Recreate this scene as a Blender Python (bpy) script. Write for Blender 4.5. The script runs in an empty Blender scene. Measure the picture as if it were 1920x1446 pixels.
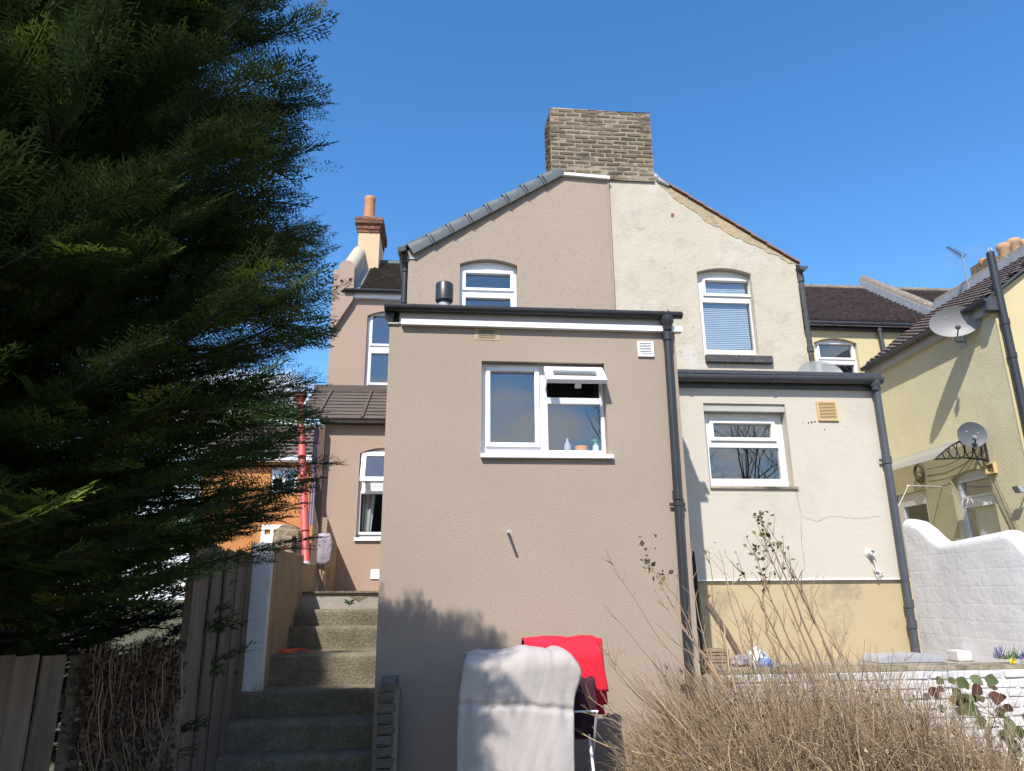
import bpy, bmesh, math, random
import numpy as np
from mathutils import Vector, Matrix, noise
from mathutils.geometry import tessellate_polygon

S = bpy.context.scene
COL = S.collection
rng = random.Random(11)
PI = math.pi
R = math.radians

# ------------------------------------------------------------------ camera
YAW, PITCH, ROLL, FPX = R(5.3465), R(16.134), R(-0.519), 1340.0
CAM = Vector((0, 0, 1.6))
_f = Vector((math.sin(YAW)*math.cos(PITCH), math.cos(YAW)*math.cos(PITCH), math.sin(PITCH)))
_r = Vector((math.cos(YAW), -math.sin(YAW), 0))
_u = _r.cross(_f)
_r2 = _r*math.cos(ROLL) + _u*math.sin(ROLL)
_u2 = -_r*math.sin(ROLL) + _u*math.cos(ROLL)
cd = bpy.data.cameras.new('camera'); cam = bpy.data.objects.new('camera', cd); COL.objects.link(cam)
cd.sensor_fit = 'HORIZONTAL'; cd.sensor_width = 36.0; cd.lens = 36.0*FPX/1920.0
cd.clip_start = 0.05; cd.clip_end = 2000
cam.matrix_world = Matrix(((_r2.x, _u2.x, -_f.x, CAM.x), (_r2.y, _u2.y, -_f.y, CAM.y), (_r2.z, _u2.z, -_f.z, CAM.z), (0, 0, 0, 1)))
S.camera = cam

# ------------------------------------------------------------------ world, sun, exposure
SUN = Vector((.47, 1.0, -1.25)).normalized()          # direction the light travels
w = bpy.data.worlds.new('World'); S.world = w; w.use_nodes = True
wn, wl = w.node_tree.nodes, w.node_tree.links
wn.clear()
wo = wn.new('ShaderNodeOutputWorld'); bg = wn.new('ShaderNodeBackground'); sky = wn.new('ShaderNodeTexSky')
sky.sky_type = 'NISHITA'; sky.sun_disc = False
sky.sun_elevation = math.asin(-SUN.z); sky.sun_rotation = math.atan2(-SUN.x, -SUN.y)
sky.altitude = 300; sky.air_density = 1.0; sky.dust_density = 0.6; sky.ozone_density = 2.6
bg.inputs['Strength'].default_value = 0.15
hs = wn.new('ShaderNodeHueSaturation'); hs.inputs['Saturation'].default_value = 1.27
wl.new(sky.outputs[0], hs.inputs['Color'])
tc = wn.new('ShaderNodeTexCoord'); sep = wn.new('ShaderNodeSeparateXYZ'); wl.new(tc.outputs['Generated'], sep.inputs[0])
mp = wn.new('ShaderNodeMapping'); mp.inputs['Scale'].default_value = (2.2, 2.2, 5.0); wl.new(tc.outputs['Generated'], mp.inputs[0])
cn = wn.new('ShaderNodeTexNoise'); cn.inputs['Scale'].default_value = 1.7; cn.inputs['Detail'].default_value = 9; cn.inputs['Roughness'].default_value = .58
wl.new(mp.outputs[0], cn.inputs['Vector'])
el = wn.new('ShaderNodeMapRange'); el.inputs['From Min'].default_value = .22; el.inputs['From Max'].default_value = .42
el.inputs['To Min'].default_value = .12; el.inputs['To Max'].default_value = -.35; wl.new(sep.outputs['Z'], el.inputs['Value'])
sth = wn.new('ShaderNodeMapRange'); sth.inputs['From Min'].default_value = .1; sth.inputs['From Max'].default_value = -.6; sth.inputs['To Min'].default_value = 0; sth.inputs['To Max'].default_value = .07; wl.new(sep.outputs['Y'], sth.inputs['Value'])   # more cloud to the south, as the panes reflect
ad0 = wn.new('ShaderNodeMath'); ad0.operation = 'ADD'; wl.new(cn.outputs['Fac'], ad0.inputs[0]); wl.new(sth.outputs[0], ad0.inputs[1])
ad = wn.new('ShaderNodeMath'); ad.operation = 'ADD'; wl.new(ad0.outputs[0], ad.inputs[0]); wl.new(el.outputs[0], ad.inputs[1])
cr = wn.new('ShaderNodeMapRange'); cr.inputs['From Min'].default_value = .54; cr.inputs['From Max'].default_value = .66; wl.new(ad.outputs[0], cr.inputs['Value'])
mx = wn.new('ShaderNodeMixRGB'); mx.inputs['Color2'].default_value = (5.0, 5.3, 5.8, 1)
wl.new(cr.outputs[0], mx.inputs['Fac']); wl.new(hs.outputs[0], mx.inputs['Color1'])
wl.new(mx.outputs[0], bg.inputs['Color']); wl.new(bg.outputs[0], wo.inputs[0])

sd = bpy.data.lights.new('sun', 'SUN'); sd.energy = 4.0; sd.angle = R(.53); sd.color = (1, .955, .89)
so = bpy.data.objects.new('sun', sd); COL.objects.link(so)
so.rotation_euler = SUN.to_track_quat('-Z', 'Y').to_euler(); so.location = (-10, -20, 30)
S.view_settings.view_transform = 'Standard'; S.view_settings.look = 'None'
S.view_settings.gamma = 1; S.view_settings.use_curve_mapping = False; S.view_settings.exposure = 0.77
S.cycles.max_bounces = 8; S.cycles.transparent_max_bounces = 16

# ------------------------------------------------------------------ survey helpers: photo pixel on a plane of known distance -> metres
def ray(x, y):
    return _r2*(x-960) - _u2*(y-723) + _f*FPX
def at(x, y, Y):
    d = ray(x, y); return CAM + d*((Y-CAM.y)/d.y)
def atX(x, y, X):
    d = ray(x, y); return CAM + d*((X-CAM.x)/d.x)
def V(*a): return Vector(a)

# ------------------------------------------------------------------ materials
MATS = {}
def nodes(name):
    m = bpy.data.materials.new(name); m.use_nodes = True
    n, l = m.node_tree.nodes, m.node_tree.links
    b = n['Principled BSDF']
    return m, n, l, b
def ramp(n, l, src, stops):
    r = n.new('ShaderNodeValToRGB')
    e = r.color_ramp.elements
    while len(e) < len(stops): e.new(.5)
    for k, (p, c) in enumerate(stops):
        e[k].position = p; e[k].color = (*c, 1) if len(c) == 3 else c
    l.new(src, r.inputs[0]); return r
def mat(name, col, rough=.8, var=.12, vscale=2.0, bump=0.0, bscale=60, bdist=.004, spec=.3, stain=None, rand=0, metallic=0, stretch=None, detail=6, bump2=None, fine=0.0, vor=False):
    """Procedural surface: two-octave colour variation, optional stains, grain relief, per-object random value."""
    m, n, l, b = nodes(name)
    tc = n.new('ShaderNodeTexCoord'); vec = tc.outputs['Object']
    if stretch:
        mp = n.new('ShaderNodeMapping'); mp.inputs['Scale'].default_value = stretch; l.new(vec, mp.inputs[0]); vec = mp.outputs[0]
    nz = n.new('ShaderNodeTexNoise'); nz.inputs['Scale'].default_value = vscale; nz.inputs['Detail'].default_value = detail; nz.inputs['Roughness'].default_value = .62
    l.new(vec, nz.inputs['Vector'])
    c = Vector(col)
    r = ramp(n, l, nz.outputs['Fac'], [(.3, tuple(c*(1-var))), (.7, tuple(c*(1+var)))])
    out = r.outputs[0]
    def mixc(fac, a, bcol, mode='MIX'):
        x = n.new('ShaderNodeMixRGB'); x.blend_type = mode
        if isinstance(fac, float): x.inputs[0].default_value = fac
        else: l.new(fac, x.inputs[0])
        l.new(a, x.inputs[1])
        if isinstance(bcol, tuple): x.inputs[2].default_value = (*bcol, 1)
        else: l.new(bcol, x.inputs[2])
        return x.outputs[0]
    if fine:
        nf = n.new('ShaderNodeTexNoise'); nf.inputs['Scale'].default_value = bscale; nf.inputs['Detail'].default_value = 3; l.new(vec, nf.inputs['Vector'])
        rf = ramp(n, l, nf.outputs['Fac'], [(.35, (1-fine,)*3), (.65, (1+fine,)*3)])
        out = mixc(1.0, out, rf.outputs[0], 'MULTIPLY')
    for st in (stain or []):
        scol, sscale, lo, hi = st[:4]
        ns = n.new('ShaderNodeTexNoise'); ns.inputs['Scale'].default_value = sscale; ns.inputs['Detail'].default_value = 8; ns.inputs['Roughness'].default_value = .7
        mp = n.new('ShaderNodeMapping'); mp.inputs['Location'].default_value = (sscale*3.1, sscale*1.7, .3)
        if len(st) > 4: mp.inputs['Scale'].default_value = st[4]
        l.new(tc.outputs['Object'], mp.inputs[0]); l.new(mp.outputs[0], ns.inputs['Vector'])
        rs = ramp(n, l, ns.outputs['Fac'], [(lo, (0, 0, 0)), (hi, (1, 1, 1))])
        out = mixc(rs.outputs[0], out, scol)
    if rand:
        oi = n.new('ShaderNodeObjectInfo')
        rr = ramp(n, l, oi.outputs['Random'], [(0, (1-rand,)*3), (.5, (1, 1, 1)), (1, (1+rand, 1+rand*.85, 1+rand*.65))])
        out = mixc(1.0, out, rr.outputs[0], 'MULTIPLY')
    l.new(out, b.inputs['Base Color'])
    b.inputs['Roughness'].default_value = rough; b.inputs['Specular IOR Level'].default_value = spec; b.inputs['Metallic'].default_value = metallic
    if bump:
        if vor:
            bn = n.new('ShaderNodeTexVoronoi'); bn.inputs['Scale'].default_value = bscale; o = bn.outputs['Distance']
        else:
            bn = n.new('ShaderNodeTexNoise'); bn.inputs['Scale'].default_value = bscale; bn.inputs['Detail'].default_value = 4; o = bn.outputs['Fac']
        l.new(vec, bn.inputs['Vector'])
        bp = n.new('ShaderNodeBump'); bp.inputs['Strength'].default_value = bump; bp.inputs['Distance'].default_value = bdist
        l.new(o, bp.inputs['Height'])
        if bump2:
            b2 = n.new('ShaderNodeTexNoise'); b2.inputs['Scale'].default_value = bump2[0]; b2.inputs['Detail'].default_value = 5; l.new(vec, b2.inputs['Vector'])
            bq = n.new('ShaderNodeBump'); bq.inputs['Strength'].default_value = bump2[1]; bq.inputs['Distance'].default_value = bump2[2]
            l.new(b2.outputs['Fac'], bq.inputs['Height']); l.new(bq.outputs[0], bp.inputs['Normal'])
        l.new(bp.outputs[0], b.inputs['Normal'])
    MATS[name] = m; return m

M_brown = mat('roughcast_brown', (.352, .284, .224), .95, .05, .7, .6, 135, .010, .15, fine=.24)
M_brown2 = mat('roughcast_brown_far', (.365, .272, .213), .95, .035, .8, .6, 110, .010, .15, fine=.16)
M_cream = mat('cream_paint_render', (.475, .422, .332), .9, .05, 1.1, .5, 26, .01, .2, stain=[((.34, .30, .22), 1.3, .57, .80), ((.54, .53, .50), .9, .55, .75), ((.27, .235, .18), 9.0, .635, .70), ((.40, .355, .28), 2.6, .52, .68), ((.20, .17, .13), 26, .68, .72)], bump2=(4, .4, .03))
M_cream2 = mat('pale_smooth_render', (.495, .452, .375), .88, .035, .8, .3, 20, .008, .2, stain=[((.40, .36, .29), .8, .52, .8), ((.34, .30, .24), 2.4, .66, .78)], bump2=(2.5, .25, .03))
M_plinth = mat('yellow_plinth_render', (.43, .345, .205), .9, .08, 1.2, .3, 30, .008, .2, stain=[((.25, .215, .15), 1.25, .53, .66), ((.51, .42, .27), 2.3, .6, .75)])
M_yellow = mat('yellow_roughcast', (.62, .55, .36), .93, .06, 1.4, .75, 72, .014, .2, fine=.10, stain=[((.54, .48, .33), 1.1, .55, .75)])
M_yellow2 = mat('yellow_smooth_paint', (.54, .46, .265), .9, .04, 1.2, .3, 50, .006, .2)
M_whitewall = mat('white_lumpy_paint', (.57, .56, .56), .85, .05, 1.3, .35, 20, .012, .25, stain=[((.40, .375, .33), 1.1, .58, .8, (1, 1, .45)), ((.46, .45, .44), 5.0, .62, .7)], bump2=(4, .4, .04))
M_whitebrick = mat('white_painted_brick', (.56, .54, .53), .85, .08, 5, .6, 40, .008, .25, rand=.07, stain=[((.42, .36, .30), 5, .62, .70), ((.45, .18, .12), 3.1, .70, .74)])
M_whiteblock = mat('white_painted_block', (.58, .565, .545), .9, .06, 3, .5, 30, .01, .2, stain=[((.25, .23, .2), 3, .62, .75)])
M_tanrender = mat('weathered_tan_render', (.30, .235, .165), .95, .13, 3, .9, 35, .02, .15, stain=[((.13, .11, .08), 2.2, .55, .75, (2, 2, .4))])
M_brick = mat('stock_brick', (.138, .107, .074), .95, .30, 14, .8, 45, .01, .15, rand=.38, stain=[((.075, .066, .052), 5, .55, .75), ((.30, .25, .15), 7, .60, .70), ((.40, .38, .33), 11, .66, .72)])
M_mortar = mat('lime_mortar', (.29, .245, .18), .95, .30, 9, .6, 50, .01, .1, stain=[((.10, .088, .07), 3, .50, .62)])
M_redbrick = mat('dark_red_brick', (.19, .085, .06), .9, .25, 12, .5, 45, .008, .2, rand=.25)
M_concrete = mat('mossy_concrete', (.168, .142, .102), .95, .2, 5, .9, 45, .014, .15, stain=[((.10, .095, .06), 2.6, .48, .70), ((.27, .215, .09), 4.2, .58, .75)], fine=.2)
M_upvc = mat('white_upvc', (.80, .80, .80), .35, .01, 3, spec=.5)
M_whitemetal = mat('white_powder_coat', (.80, .80, .80), .45, .02, 3, spec=.4)
M_oldwhite = mat('weathered_white_frame', (.72, .70, .67), .55, .05, 6, spec=.4, stain=[((.42, .38, .33), 6, .66, .74)])
M_blackpl = mat('black_plastic', (.028, .029, .032), .38, .15, 6, .1, 20, .003, .5)
M_blackold = mat('worn_black_gutter', (.05, .053, .06), .5, .2, 5, .2, 20, .004, .5, stain=[((.38, .40, .42), 9, .67, .71)])
M_greypipe = mat('dark_grey_pipe', (.062, .067, .078), .42, .12, 5, spec=.5)
M_ironpeel = mat('peeling_iron_pipe', (.06, .06, .06), .7, .2, 8, .4, 40, .004, .3, stain=[((.30, .30, .29), 30, .60, .66)])
M_grey = mat('grey_tile', (.105, .118, .128), .6, .10, 5, .2, 50, .004, .3)
M_fascia = mat('grey_fascia', (.40, .385, .36), .8, .08, 4, .2, 30, .004)
M_slateroof = mat('brown_concrete_tile', (.115, .088, .074), .93, .28, 9, .6, 50, .01, .15, stain=[((.20, .17, .13), 4, .55, .7)])
M_roof2 = mat('dark_brown_tile', (.155, .122, .115), .93, .3, 7, .6, 50, .01, .15, stain=[((.20, .175, .15), 5, .58, .68)])
M_corr = mat('weathered_brown_sheet', (.105, .085, .072), .85, .25, 6, .4, 30, .01, .2, stretch=(.6, 2, 2))
M_redtile = mat('thin_red_tile', (.27, .155, .12), .9, .25, 9, .4, 50, .006, .2)
M_baremortar = mat('bare_tan_mortar', (.40, .315, .20), .95, .2, 8, .9, 35, .015, .1, stain=[((.30, .25, .18), 5, .5, .7)])
M_lead = mat('grey_lead_flashing', (.29, .305, .325), .6, .12, 6, .3, 20, .006, .4)
M_coping = mat('lichen_coping', (.19, .165, .13), .95, .25, 8, .9, 30, .015, .1, stain=[((.42, .36, .25), 8, .57, .66)])
M_creamcop = mat('cream_coping', (.44, .38, .28), .9, .12, 5, .5, 30, .01, .2)
M_chimrend = mat('tan_chimney_render', (.56, .415, .265), .9, .04, 3, .2, 40, .005, .2)
M_pot = mat('terracotta_pot', (.48, .225, .10), .75, .10, 5, .2, 40, .004, .3)
M_potpale = mat('pale_clay_pot', (.47, .30, .18), .8, .15, 6, .3, 30, .005, .25)
M_airbrick = mat('buff_airbrick', (.42, .34, .22), .85, .1, 8, .3, 30, .005, .2)
M_ventyel = mat('yellowed_vent', (.55, .40, .20), .6, .06, 5, spec=.4)
M_ventdark = mat('vent_slot', (.22, .17, .15), .9, .1, 6)
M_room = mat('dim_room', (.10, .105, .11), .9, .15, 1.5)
M_curtain = mat('white_net_curtain', (.6, .6, .6), .9, .08, 3, stretch=(18, 18, .6))
M_blind = mat('grey_blue_blind', (.50, .54, .57), .6, .05, 3)
M_wood = mat('grey_weathered_timber', (.145, .114, .088), .9, .28, 2.2, .6, 18, .008, .15, stretch=(9, 9, .8), rand=.16, stain=[((.085, .068, .058), 2.5, .55, .72, (5, 5, .5))])
M_darkwood = mat('dark_tarred_timber', (.045, .038, .034), .9, .3, 4, .5, 25, .008, .15, stretch=(8, 8, 1))
M_post = mat('brown_timber_post', (.11, .075, .06), .85, .2, 4, .3, 25, .006, .2, stretch=(8, 8, 1))
M_redpipe = mat('faded_red_pipe', (.44, .075, .065), .5, .12, 5, spec=.4, stain=[((.40, .10, .09), 3, .6, .85)])
M_lav = mat('lavender_plastic_sheet', (.40, .34, .42), .6, .1, 3, spec=.3)
M_bag = mat('pale_plastic_bag', (.27, .23, .25), .45, .08, 5, .3, 18, .01, .4)
M_chain = mat('rusty_chain', (.06, .045, .035), .6, .3, 20, metallic=.6)
M_orange = mat('orange_brick_wall', (.44, .19, .065), .9, .12, 6, .3, 20, .01, .2)
M_dishlight = mat('pale_grey_dish', (.20, .20, .197), .5, .04, 3, spec=.4)
M_dishdark = mat('slate_dish', (.075, .085, .095), .55, .15, 4, spec=.4)
M_steel = mat('galvanised_steel', (.34, .35, .36), .45, .1, 10, metallic=.7)
M_black = mat('black_iron', (.022, .022, .024), .5, .2, 8)
M_rope = mat('white_rope', (.58, .56, .52), .9, .1, 30, .5, 120, .003)
M_cable = mat('brown_cable', (.14, .11, .08), .6, .1, 6)
M_duvet = mat('off_white_duvet', (.39, .35, .328), .92, .03, 4, .2, 60, .004, .12, bump2=(16, .3, .012))
M_towel = mat('red_towel', (.62, .025, .045), .95, .08, 6, .6, 130, .004, .1)
M_towel2 = mat('dark_maroon_towel', (.05, .022, .03), .95, .1, 6, .6, 130, .004, .1)
M_airer = mat('white_coated_wire', (.62, .62, .63), .4, .04, 6, spec=.5)
M_ground = mat('soil_and_turf', (.10, .085, .05), .95, .3, 2, .8, 25, .03, .1, stain=[((.07, .10, .035), 1.2, .5, .62)])
M_yard = mat('yard_concrete', (.30, .27, .23), .95, .15, 2, .5, 25, .01, .1)
M_lid = mat('grey_plastic_lid', (.34, .34, .36), .5, .06, 4, spec=.4)
M_bottle = mat('clear_grey_bottle', (.45, .47, .52), .2, .03, 4, spec=.5)
M_orangebowl = mat('orange_plastic', (.85, .33, .03), .4, .03, 4, spec=.5)
M_green = mat('green_plastic', (.10, .62, .16), .4, .03, 4, spec=.5)
M_soap = mat('pale_mint_plastic', (.70, .82, .78), .4, .03, 4, spec=.5)
M_rag = mat('orange_red_cloth', (.62, .10, .03), .9, .1, 9)
M_bluewhite = mat('white_plastic_bag', (.72, .74, .78), .4, .05, 5, .4, 22, .02, .4)
M_blue = mat('blue_plastic_bag', (.12, .24, .58), .4, .1, 5, .4, 22, .02, .4)
M_dkgreen = mat('dark_green_plastic', (.03, .10, .07), .45, .2, 5, .3, 22, .02, .4)
M_crate = mat('woven_tan_crate', (.26, .20, .13), .9, .2, 9)
M_daff = mat('daffodil_yellow', (.85, .62, .01), .6, .06, 8)
M_hyac = mat('grape_hyacinth_blue', (.12, .08, .36), .7, .2, 30)
M_leafgreen = mat('fresh_leaf_green', (.07, .13, .03), .6, .25, 9, spec=.3)
M_stone = mat('rough_grey_stone', (.14, .125, .10), .95, .2, 8, .8, 30, .015)

def add_joints(m, scale, strength):
    """Soft block joints ghosting through thick paint."""
    n, l = m.node_tree.nodes, m.node_tree.links; b = n['Principled BSDF']
    old = b.inputs['Normal'].links[0].from_socket
    tc = n.new('ShaderNodeTexCoord'); mp = n.new('ShaderNodeMapping'); mp.inputs['Rotation'].default_value = (0, R(90), R(90))
    nz = n.new('ShaderNodeTexNoise'); nz.inputs['Scale'].default_value = 3; nz.inputs['Detail'].default_value = 4
    mxv = n.new('ShaderNodeMixRGB'); mxv.inputs[0].default_value = .04; l.new(tc.outputs['Object'], mxv.inputs[1]); l.new(nz.outputs['Color'], mxv.inputs[2])
    sx_ = n.new('ShaderNodeSeparateXYZ'); cx_ = n.new('ShaderNodeCombineXYZ'); l.new(mxv.outputs[0], sx_.inputs[0]); l.new(sx_.outputs['Y'], cx_.inputs['X']); l.new(sx_.outputs['Z'], cx_.inputs['Y'])
    br = n.new('ShaderNodeTexBrick'); br.inputs['Scale'].default_value = scale; br.inputs['Mortar Size'].default_value = .012; br.inputs['Mortar Smooth'].default_value = .6
    br.inputs['Color1'].default_value = br.inputs['Color2'].default_value = (1, 1, 1, 1); br.inputs['Mortar'].default_value = (0, 0, 0, 1)
    br.inputs['Brick Width'].default_value = .45; br.inputs['Row Height'].default_value = .16
    l.new(cx_.outputs[0], br.inputs['Vector'])
    bp = n.new('ShaderNodeBump'); bp.inputs['Strength'].default_value = strength; bp.inputs['Distance'].default_value = .02
    l.new(br.outputs['Color'], bp.inputs['Height']); l.new(old, bp.inputs['Normal']); l.new(bp.outputs[0], b.inputs['Normal'])
add_joints(M_whitewall, 1.0, .10)

def straw(name, c1, c2, c3):
    m, n, l, b = nodes(name)
    at_ = n.new('ShaderNodeAttribute'); at_.attribute_name = 'tint'
    r = ramp(n, l, at_.outputs['Fac'], [(0, c1), (.55, c2), (1, c3)])
    l.new(r.outputs[0], b.inputs['Base Color']); b.inputs['Roughness'].default_value = .85; b.inputs['Specular IOR Level'].default_value = .15
    return m
M_straw = straw('dry_stem_straw', (.12, .075, .048), (.36, .265, .17), (.62, .50, .33))
M_deadleaf = straw('dead_ivy_leaf', (.045, .032, .026), (.10, .068, .05), (.19, .135, .10))
M_bramble = straw('bramble_leaf', (.075, .03, .025), (.062, .085, .03), (.13, .155, .075))
M_budleaf = straw('young_bud_leaf', (.075, .062, .04), (.11, .10, .045), (.24, .25, .06))

def foliage(name):
    m, n, l, b = nodes(name)
    at_ = n.new('ShaderNodeAttribute'); at_.attribute_name = 'tint'
    r = ramp(n, l, at_.outputs['Fac'], [(0, (.018, .032, .010)), (.5, (.048, .080, .017)), (1, (.26, .31, .05))])
    l.new(r.outputs[0], b.inputs['Base Color']); b.inputs['Roughness'].default_value = .6; b.inputs['Specular IOR Level'].default_value = .25
    tr = n.new('ShaderNodeBsdfTranslucent'); l.new(r.outputs[0], tr.inputs['Color'])
    ms = n.new('ShaderNodeMixShader'); ms.inputs[0].default_value = .22
    l.new(b.outputs[0], ms.inputs[1]); l.new(tr.outputs[0], ms.inputs[2]); l.new(ms.outputs[0], n['Material Output'].inputs[0])
    return m
M_conifer = foliage('cypress_foliage')
M_bark = mat('conifer_bark', (.05, .037, .028), .95, .3, 6, .8, 25, .015, stretch=(4, 4, 1))

def glass(name, tint, refl, haze=0.0, rough=0.0):
    m, n, l, b = nodes(name)
    t = n.new('ShaderNodeBsdfTransparent'); t.inputs[0].default_value = (*tint, 1)
    g = n.new('ShaderNodeBsdfGlossy'); g.inputs['Roughness'].default_value = rough; g.inputs['Color'].default_value = (.95, .98, 1, 1)
    fr = n.new('ShaderNodeLayerWeight'); fr.inputs['Blend'].default_value = .5
    pw = n.new('ShaderNodeMath'); pw.operation = 'POWER'; pw.inputs[1].default_value = 5; l.new(fr.outputs['Facing'], pw.inputs[0])
    a = n.new('ShaderNodeMath'); a.operation = 'MULTIPLY_ADD'; a.inputs[1].default_value = .85; a.inputs[2].default_value = refl
    l.new(pw.outputs[0], a.inputs[0])
    ms = n.new('ShaderNodeMixShader'); l.new(a.outputs[0], ms.inputs[0]); l.new(t.outputs[0], ms.inputs[1]); l.new(g.outputs[0], ms.inputs[2])
    l.new(ms.outputs[0], n['Material Output'].inputs[0])
    return m
M_glass = glass('window_glass', (.90, .92, .93), .105)
M_mesh = None
def meshdish():
    m, n, l, b = nodes('smoky_clear_dish')
    b.inputs['Base Color'].default_value = (.33, .33, .32, 1); b.inputs['Roughness'].default_value = .4
    t = n.new('ShaderNodeBsdfTransparent'); ms = n.new('ShaderNodeMixShader'); ms.inputs[0].default_value = .6
    l.new(t.outputs[0], ms.inputs[1]); l.new(b.outputs[0], ms.inputs[2]); l.new(ms.outputs[0], n['Material Output'].inputs[0])
    return m
M_mesh = meshdish()

# ------------------------------------------------------------------ mesh builder
def frameY(Y0): return lambda u, v, w_: V(u, Y0-w_, v)          # wall facing the garden
def frameX(X0): return lambda u, v, w_: V(X0-w_, u, v)          # side wall facing -X
class B:
    def __init__(s): s.v = []; s.f = []
    def add(s, vs, fs):
        o = len(s.v); s.v += [Vector(p) for p in vs]; s.f += [tuple(i+o for i in f) for f in fs]; return s
    def hexa(s, p): return s.add(p, [(0, 3, 2, 1), (4, 5, 6, 7), (0, 1, 5, 4), (1, 2, 6, 5), (2, 3, 7, 6), (3, 0, 4, 7)])
    def box(s, x0, x1, y0, y1, z0, z1):
        return s.hexa([(x0, y0, z0), (x1, y0, z0), (x1, y1, z0), (x0, y1, z0), (x0, y0, z1), (x1, y0, z1), (x1, y1, z1), (x0, y1, z1)])
    def tbox(s, T, u0, u1, v0, v1, w0, w1):
        return s.hexa([T(u0, v0, w0), T(u1, v0, w0), T(u1, v0, w1), T(u0, v0, w1), T(u0, v1, w0), T(u1, v1, w0), T(u1, v1, w1), T(u0, v1, w1)])
    def obox(s, c, ax, ay, az):
        c = Vector(c); ax, ay, az = Vector(ax), Vector(ay), Vector(az)
        return s.hexa([c-ax-ay-az, c+ax-ay-az, c+ax+ay-az, c-ax+ay-az, c-ax-ay+az, c+ax-ay+az, c+ax+ay+az, c-ax+ay+az])
    def slab(s, T, outer, holes, w0, w1):
        loops = [list(outer)] + [list(h) for h in holes]
        flat = [p for L in loops for p in L]
        tris = tessellate_polygon([[Vector((p[0], p[1], 0)) for p in L] for L in loops])
        n = len(flat); o = len(s.v)
        s.v += [T(p[0], p[1], w1) for p in flat] + [T(p[0], p[1], w0) for p in flat]
        for t in tris:
            s.f.append(tuple(i+o for i in t)); s.f.append(tuple(i+o+n for i in reversed(t)))
        k = 0
        for L in loops:
            m = len(L)
            for i in range(m):
                a, b = k+i, k+(i+1) % m
                s.f.append((o+a, o+b, o+n+b, o+n+a))
            k += m
        return s
    def tube(s, pts, r, n=8, caps=True):
        pts = [Vector(p) for p in pts]; rs = r if isinstance(r, (list, tuple)) else [r]*len(pts)
        o = len(s.v); up = None
        for i, p in enumerate(pts):
            d = (pts[min(i+1, len(pts)-1)]-pts[max(i-1, 0)]).normalized()
            if up is None: up = d.orthogonal().normalized()
            a = (up-d*up.dot(d))
            a = a.normalized() if a.length > 1e-5 else d.orthogonal().normalized()
            up = a; b = d.cross(a)
            for k in range(n):
                t = 2*PI*k/n; s.v.append(p+(a*math.cos(t)+b*math.sin(t))*rs[i])
        for i in range(len(pts)-1):
            for k in range(n):
                q = o+i*n; s.f.append((q+k, q+(k+1) % n, q+n+(k+1) % n, q+n+k))
        if caps:
            s.f.append(tuple(o+k for k in range(n))[::-1]); e = o+(len(pts)-1)*n; s.f.append(tuple(e+k for k in range(n)))
        return s
    def lathe(s, c, axis, prof, n=16):
        c = Vector(c); d = Vector(axis).normalized(); a = d.orthogonal().normalized(); b = d.cross(a); o = len(s.v)
        for (r, h) in prof:
            for k in range(n):
                t = 2*PI*k/n; s.v.append(c+d*h+(a*math.cos(t)+b*math.sin(t))*r)
        for i in range(len(prof)-1):
            for k in range(n):
                q = o+i*n; s.f.append((q+k, q+(k+1) % n, q+n+(k+1) % n, q+n+k))
        s.f.append(tuple(o+k for k in range(n))[::-1]); e = o+(len(prof)-1)*n; s.f.append(tuple(e+k for k in range(n)))
        return s
    def sweep(s, prof, A, Bp, side, up, closed=True):
        """Straight sweep of a 2-D profile (side, up) from A to Bp."""
        A, Bp, side, up = Vector(A), Vector(Bp), Vector(side), Vector(up); o = len(s.v); n = len(prof)
        for P in (A, Bp):
            for (a, b) in prof: s.v.append(P+side*a+up*b)
        for i in range(n if closed else n-1):
            j = (i+1) % n; s.f.append((o+i, o+j, o+n+j, o+n+i))
        if closed:
            for base, rev in ((o, 1), (o+n, 0)):
                t = tessellate_polygon([[Vector((p[0], p[1], 0)) for p in prof]])
                for q in t: s.f.append(tuple(base+i for i in (reversed(q) if rev else q)))
        return s
    def build(s, name, m, parent=None, smooth=False, bev=0, jit=0):
        off = root_loc(parent)
        me = bpy.data.meshes.new(name)
        me.from_pydata([tuple(p-off) for p in s.v], [], s.f)
        bm = bmesh.new(); bm.from_mesh(me)
        bmesh.ops.recalc_face_normals(bm, faces=bm.faces)
        if bev:
            es = [e for e in bm.edges if len(e.link_faces) == 2 and e.calc_face_angle(0) > .6]
            bmesh.ops.bevel(bm, geom=es, offset=bev, segments=2, affect='EDGES', clamp_overlap=True)
        if jit:
            for p in bm.verts: p.co += Vector((rng.uniform(-jit, jit), rng.uniform(-jit, jit), rng.uniform(-jit, jit)))
        bm.to_mesh(me); bm.free()
        if smooth:
            for p in me.polygons: p.use_smooth = True
            me.set_sharp_from_angle(angle=R(42))
        me.materials.append(m)
        o = bpy.data.objects.new(name, me); COL.objects.link(o)
        if parent is not None: o.parent = parent
        return o
def root_loc(p):
    L = Vector((0, 0, 0))
    while p is not None: L += Vector(p.location); p = p.parent
    return L
def tag(o, label, cat, group=None, kind=None):
    if label: o['label'] = label
    if cat: o['category'] = cat
    if group: o['group'] = group
    if kind: o['kind'] = kind
    return o
def thing(name, label, cat, loc=(0, 0, 0), group=None):
    o = bpy.data.objects.new(name, None); COL.objects.link(o); o.location = loc; o.empty_display_size = .1
    return tag(o, label, cat, group)
def struct(b, name, m, smooth=False):
    o = b.build(name, m, None, smooth); o['kind'] = 'structure'; return o
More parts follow.
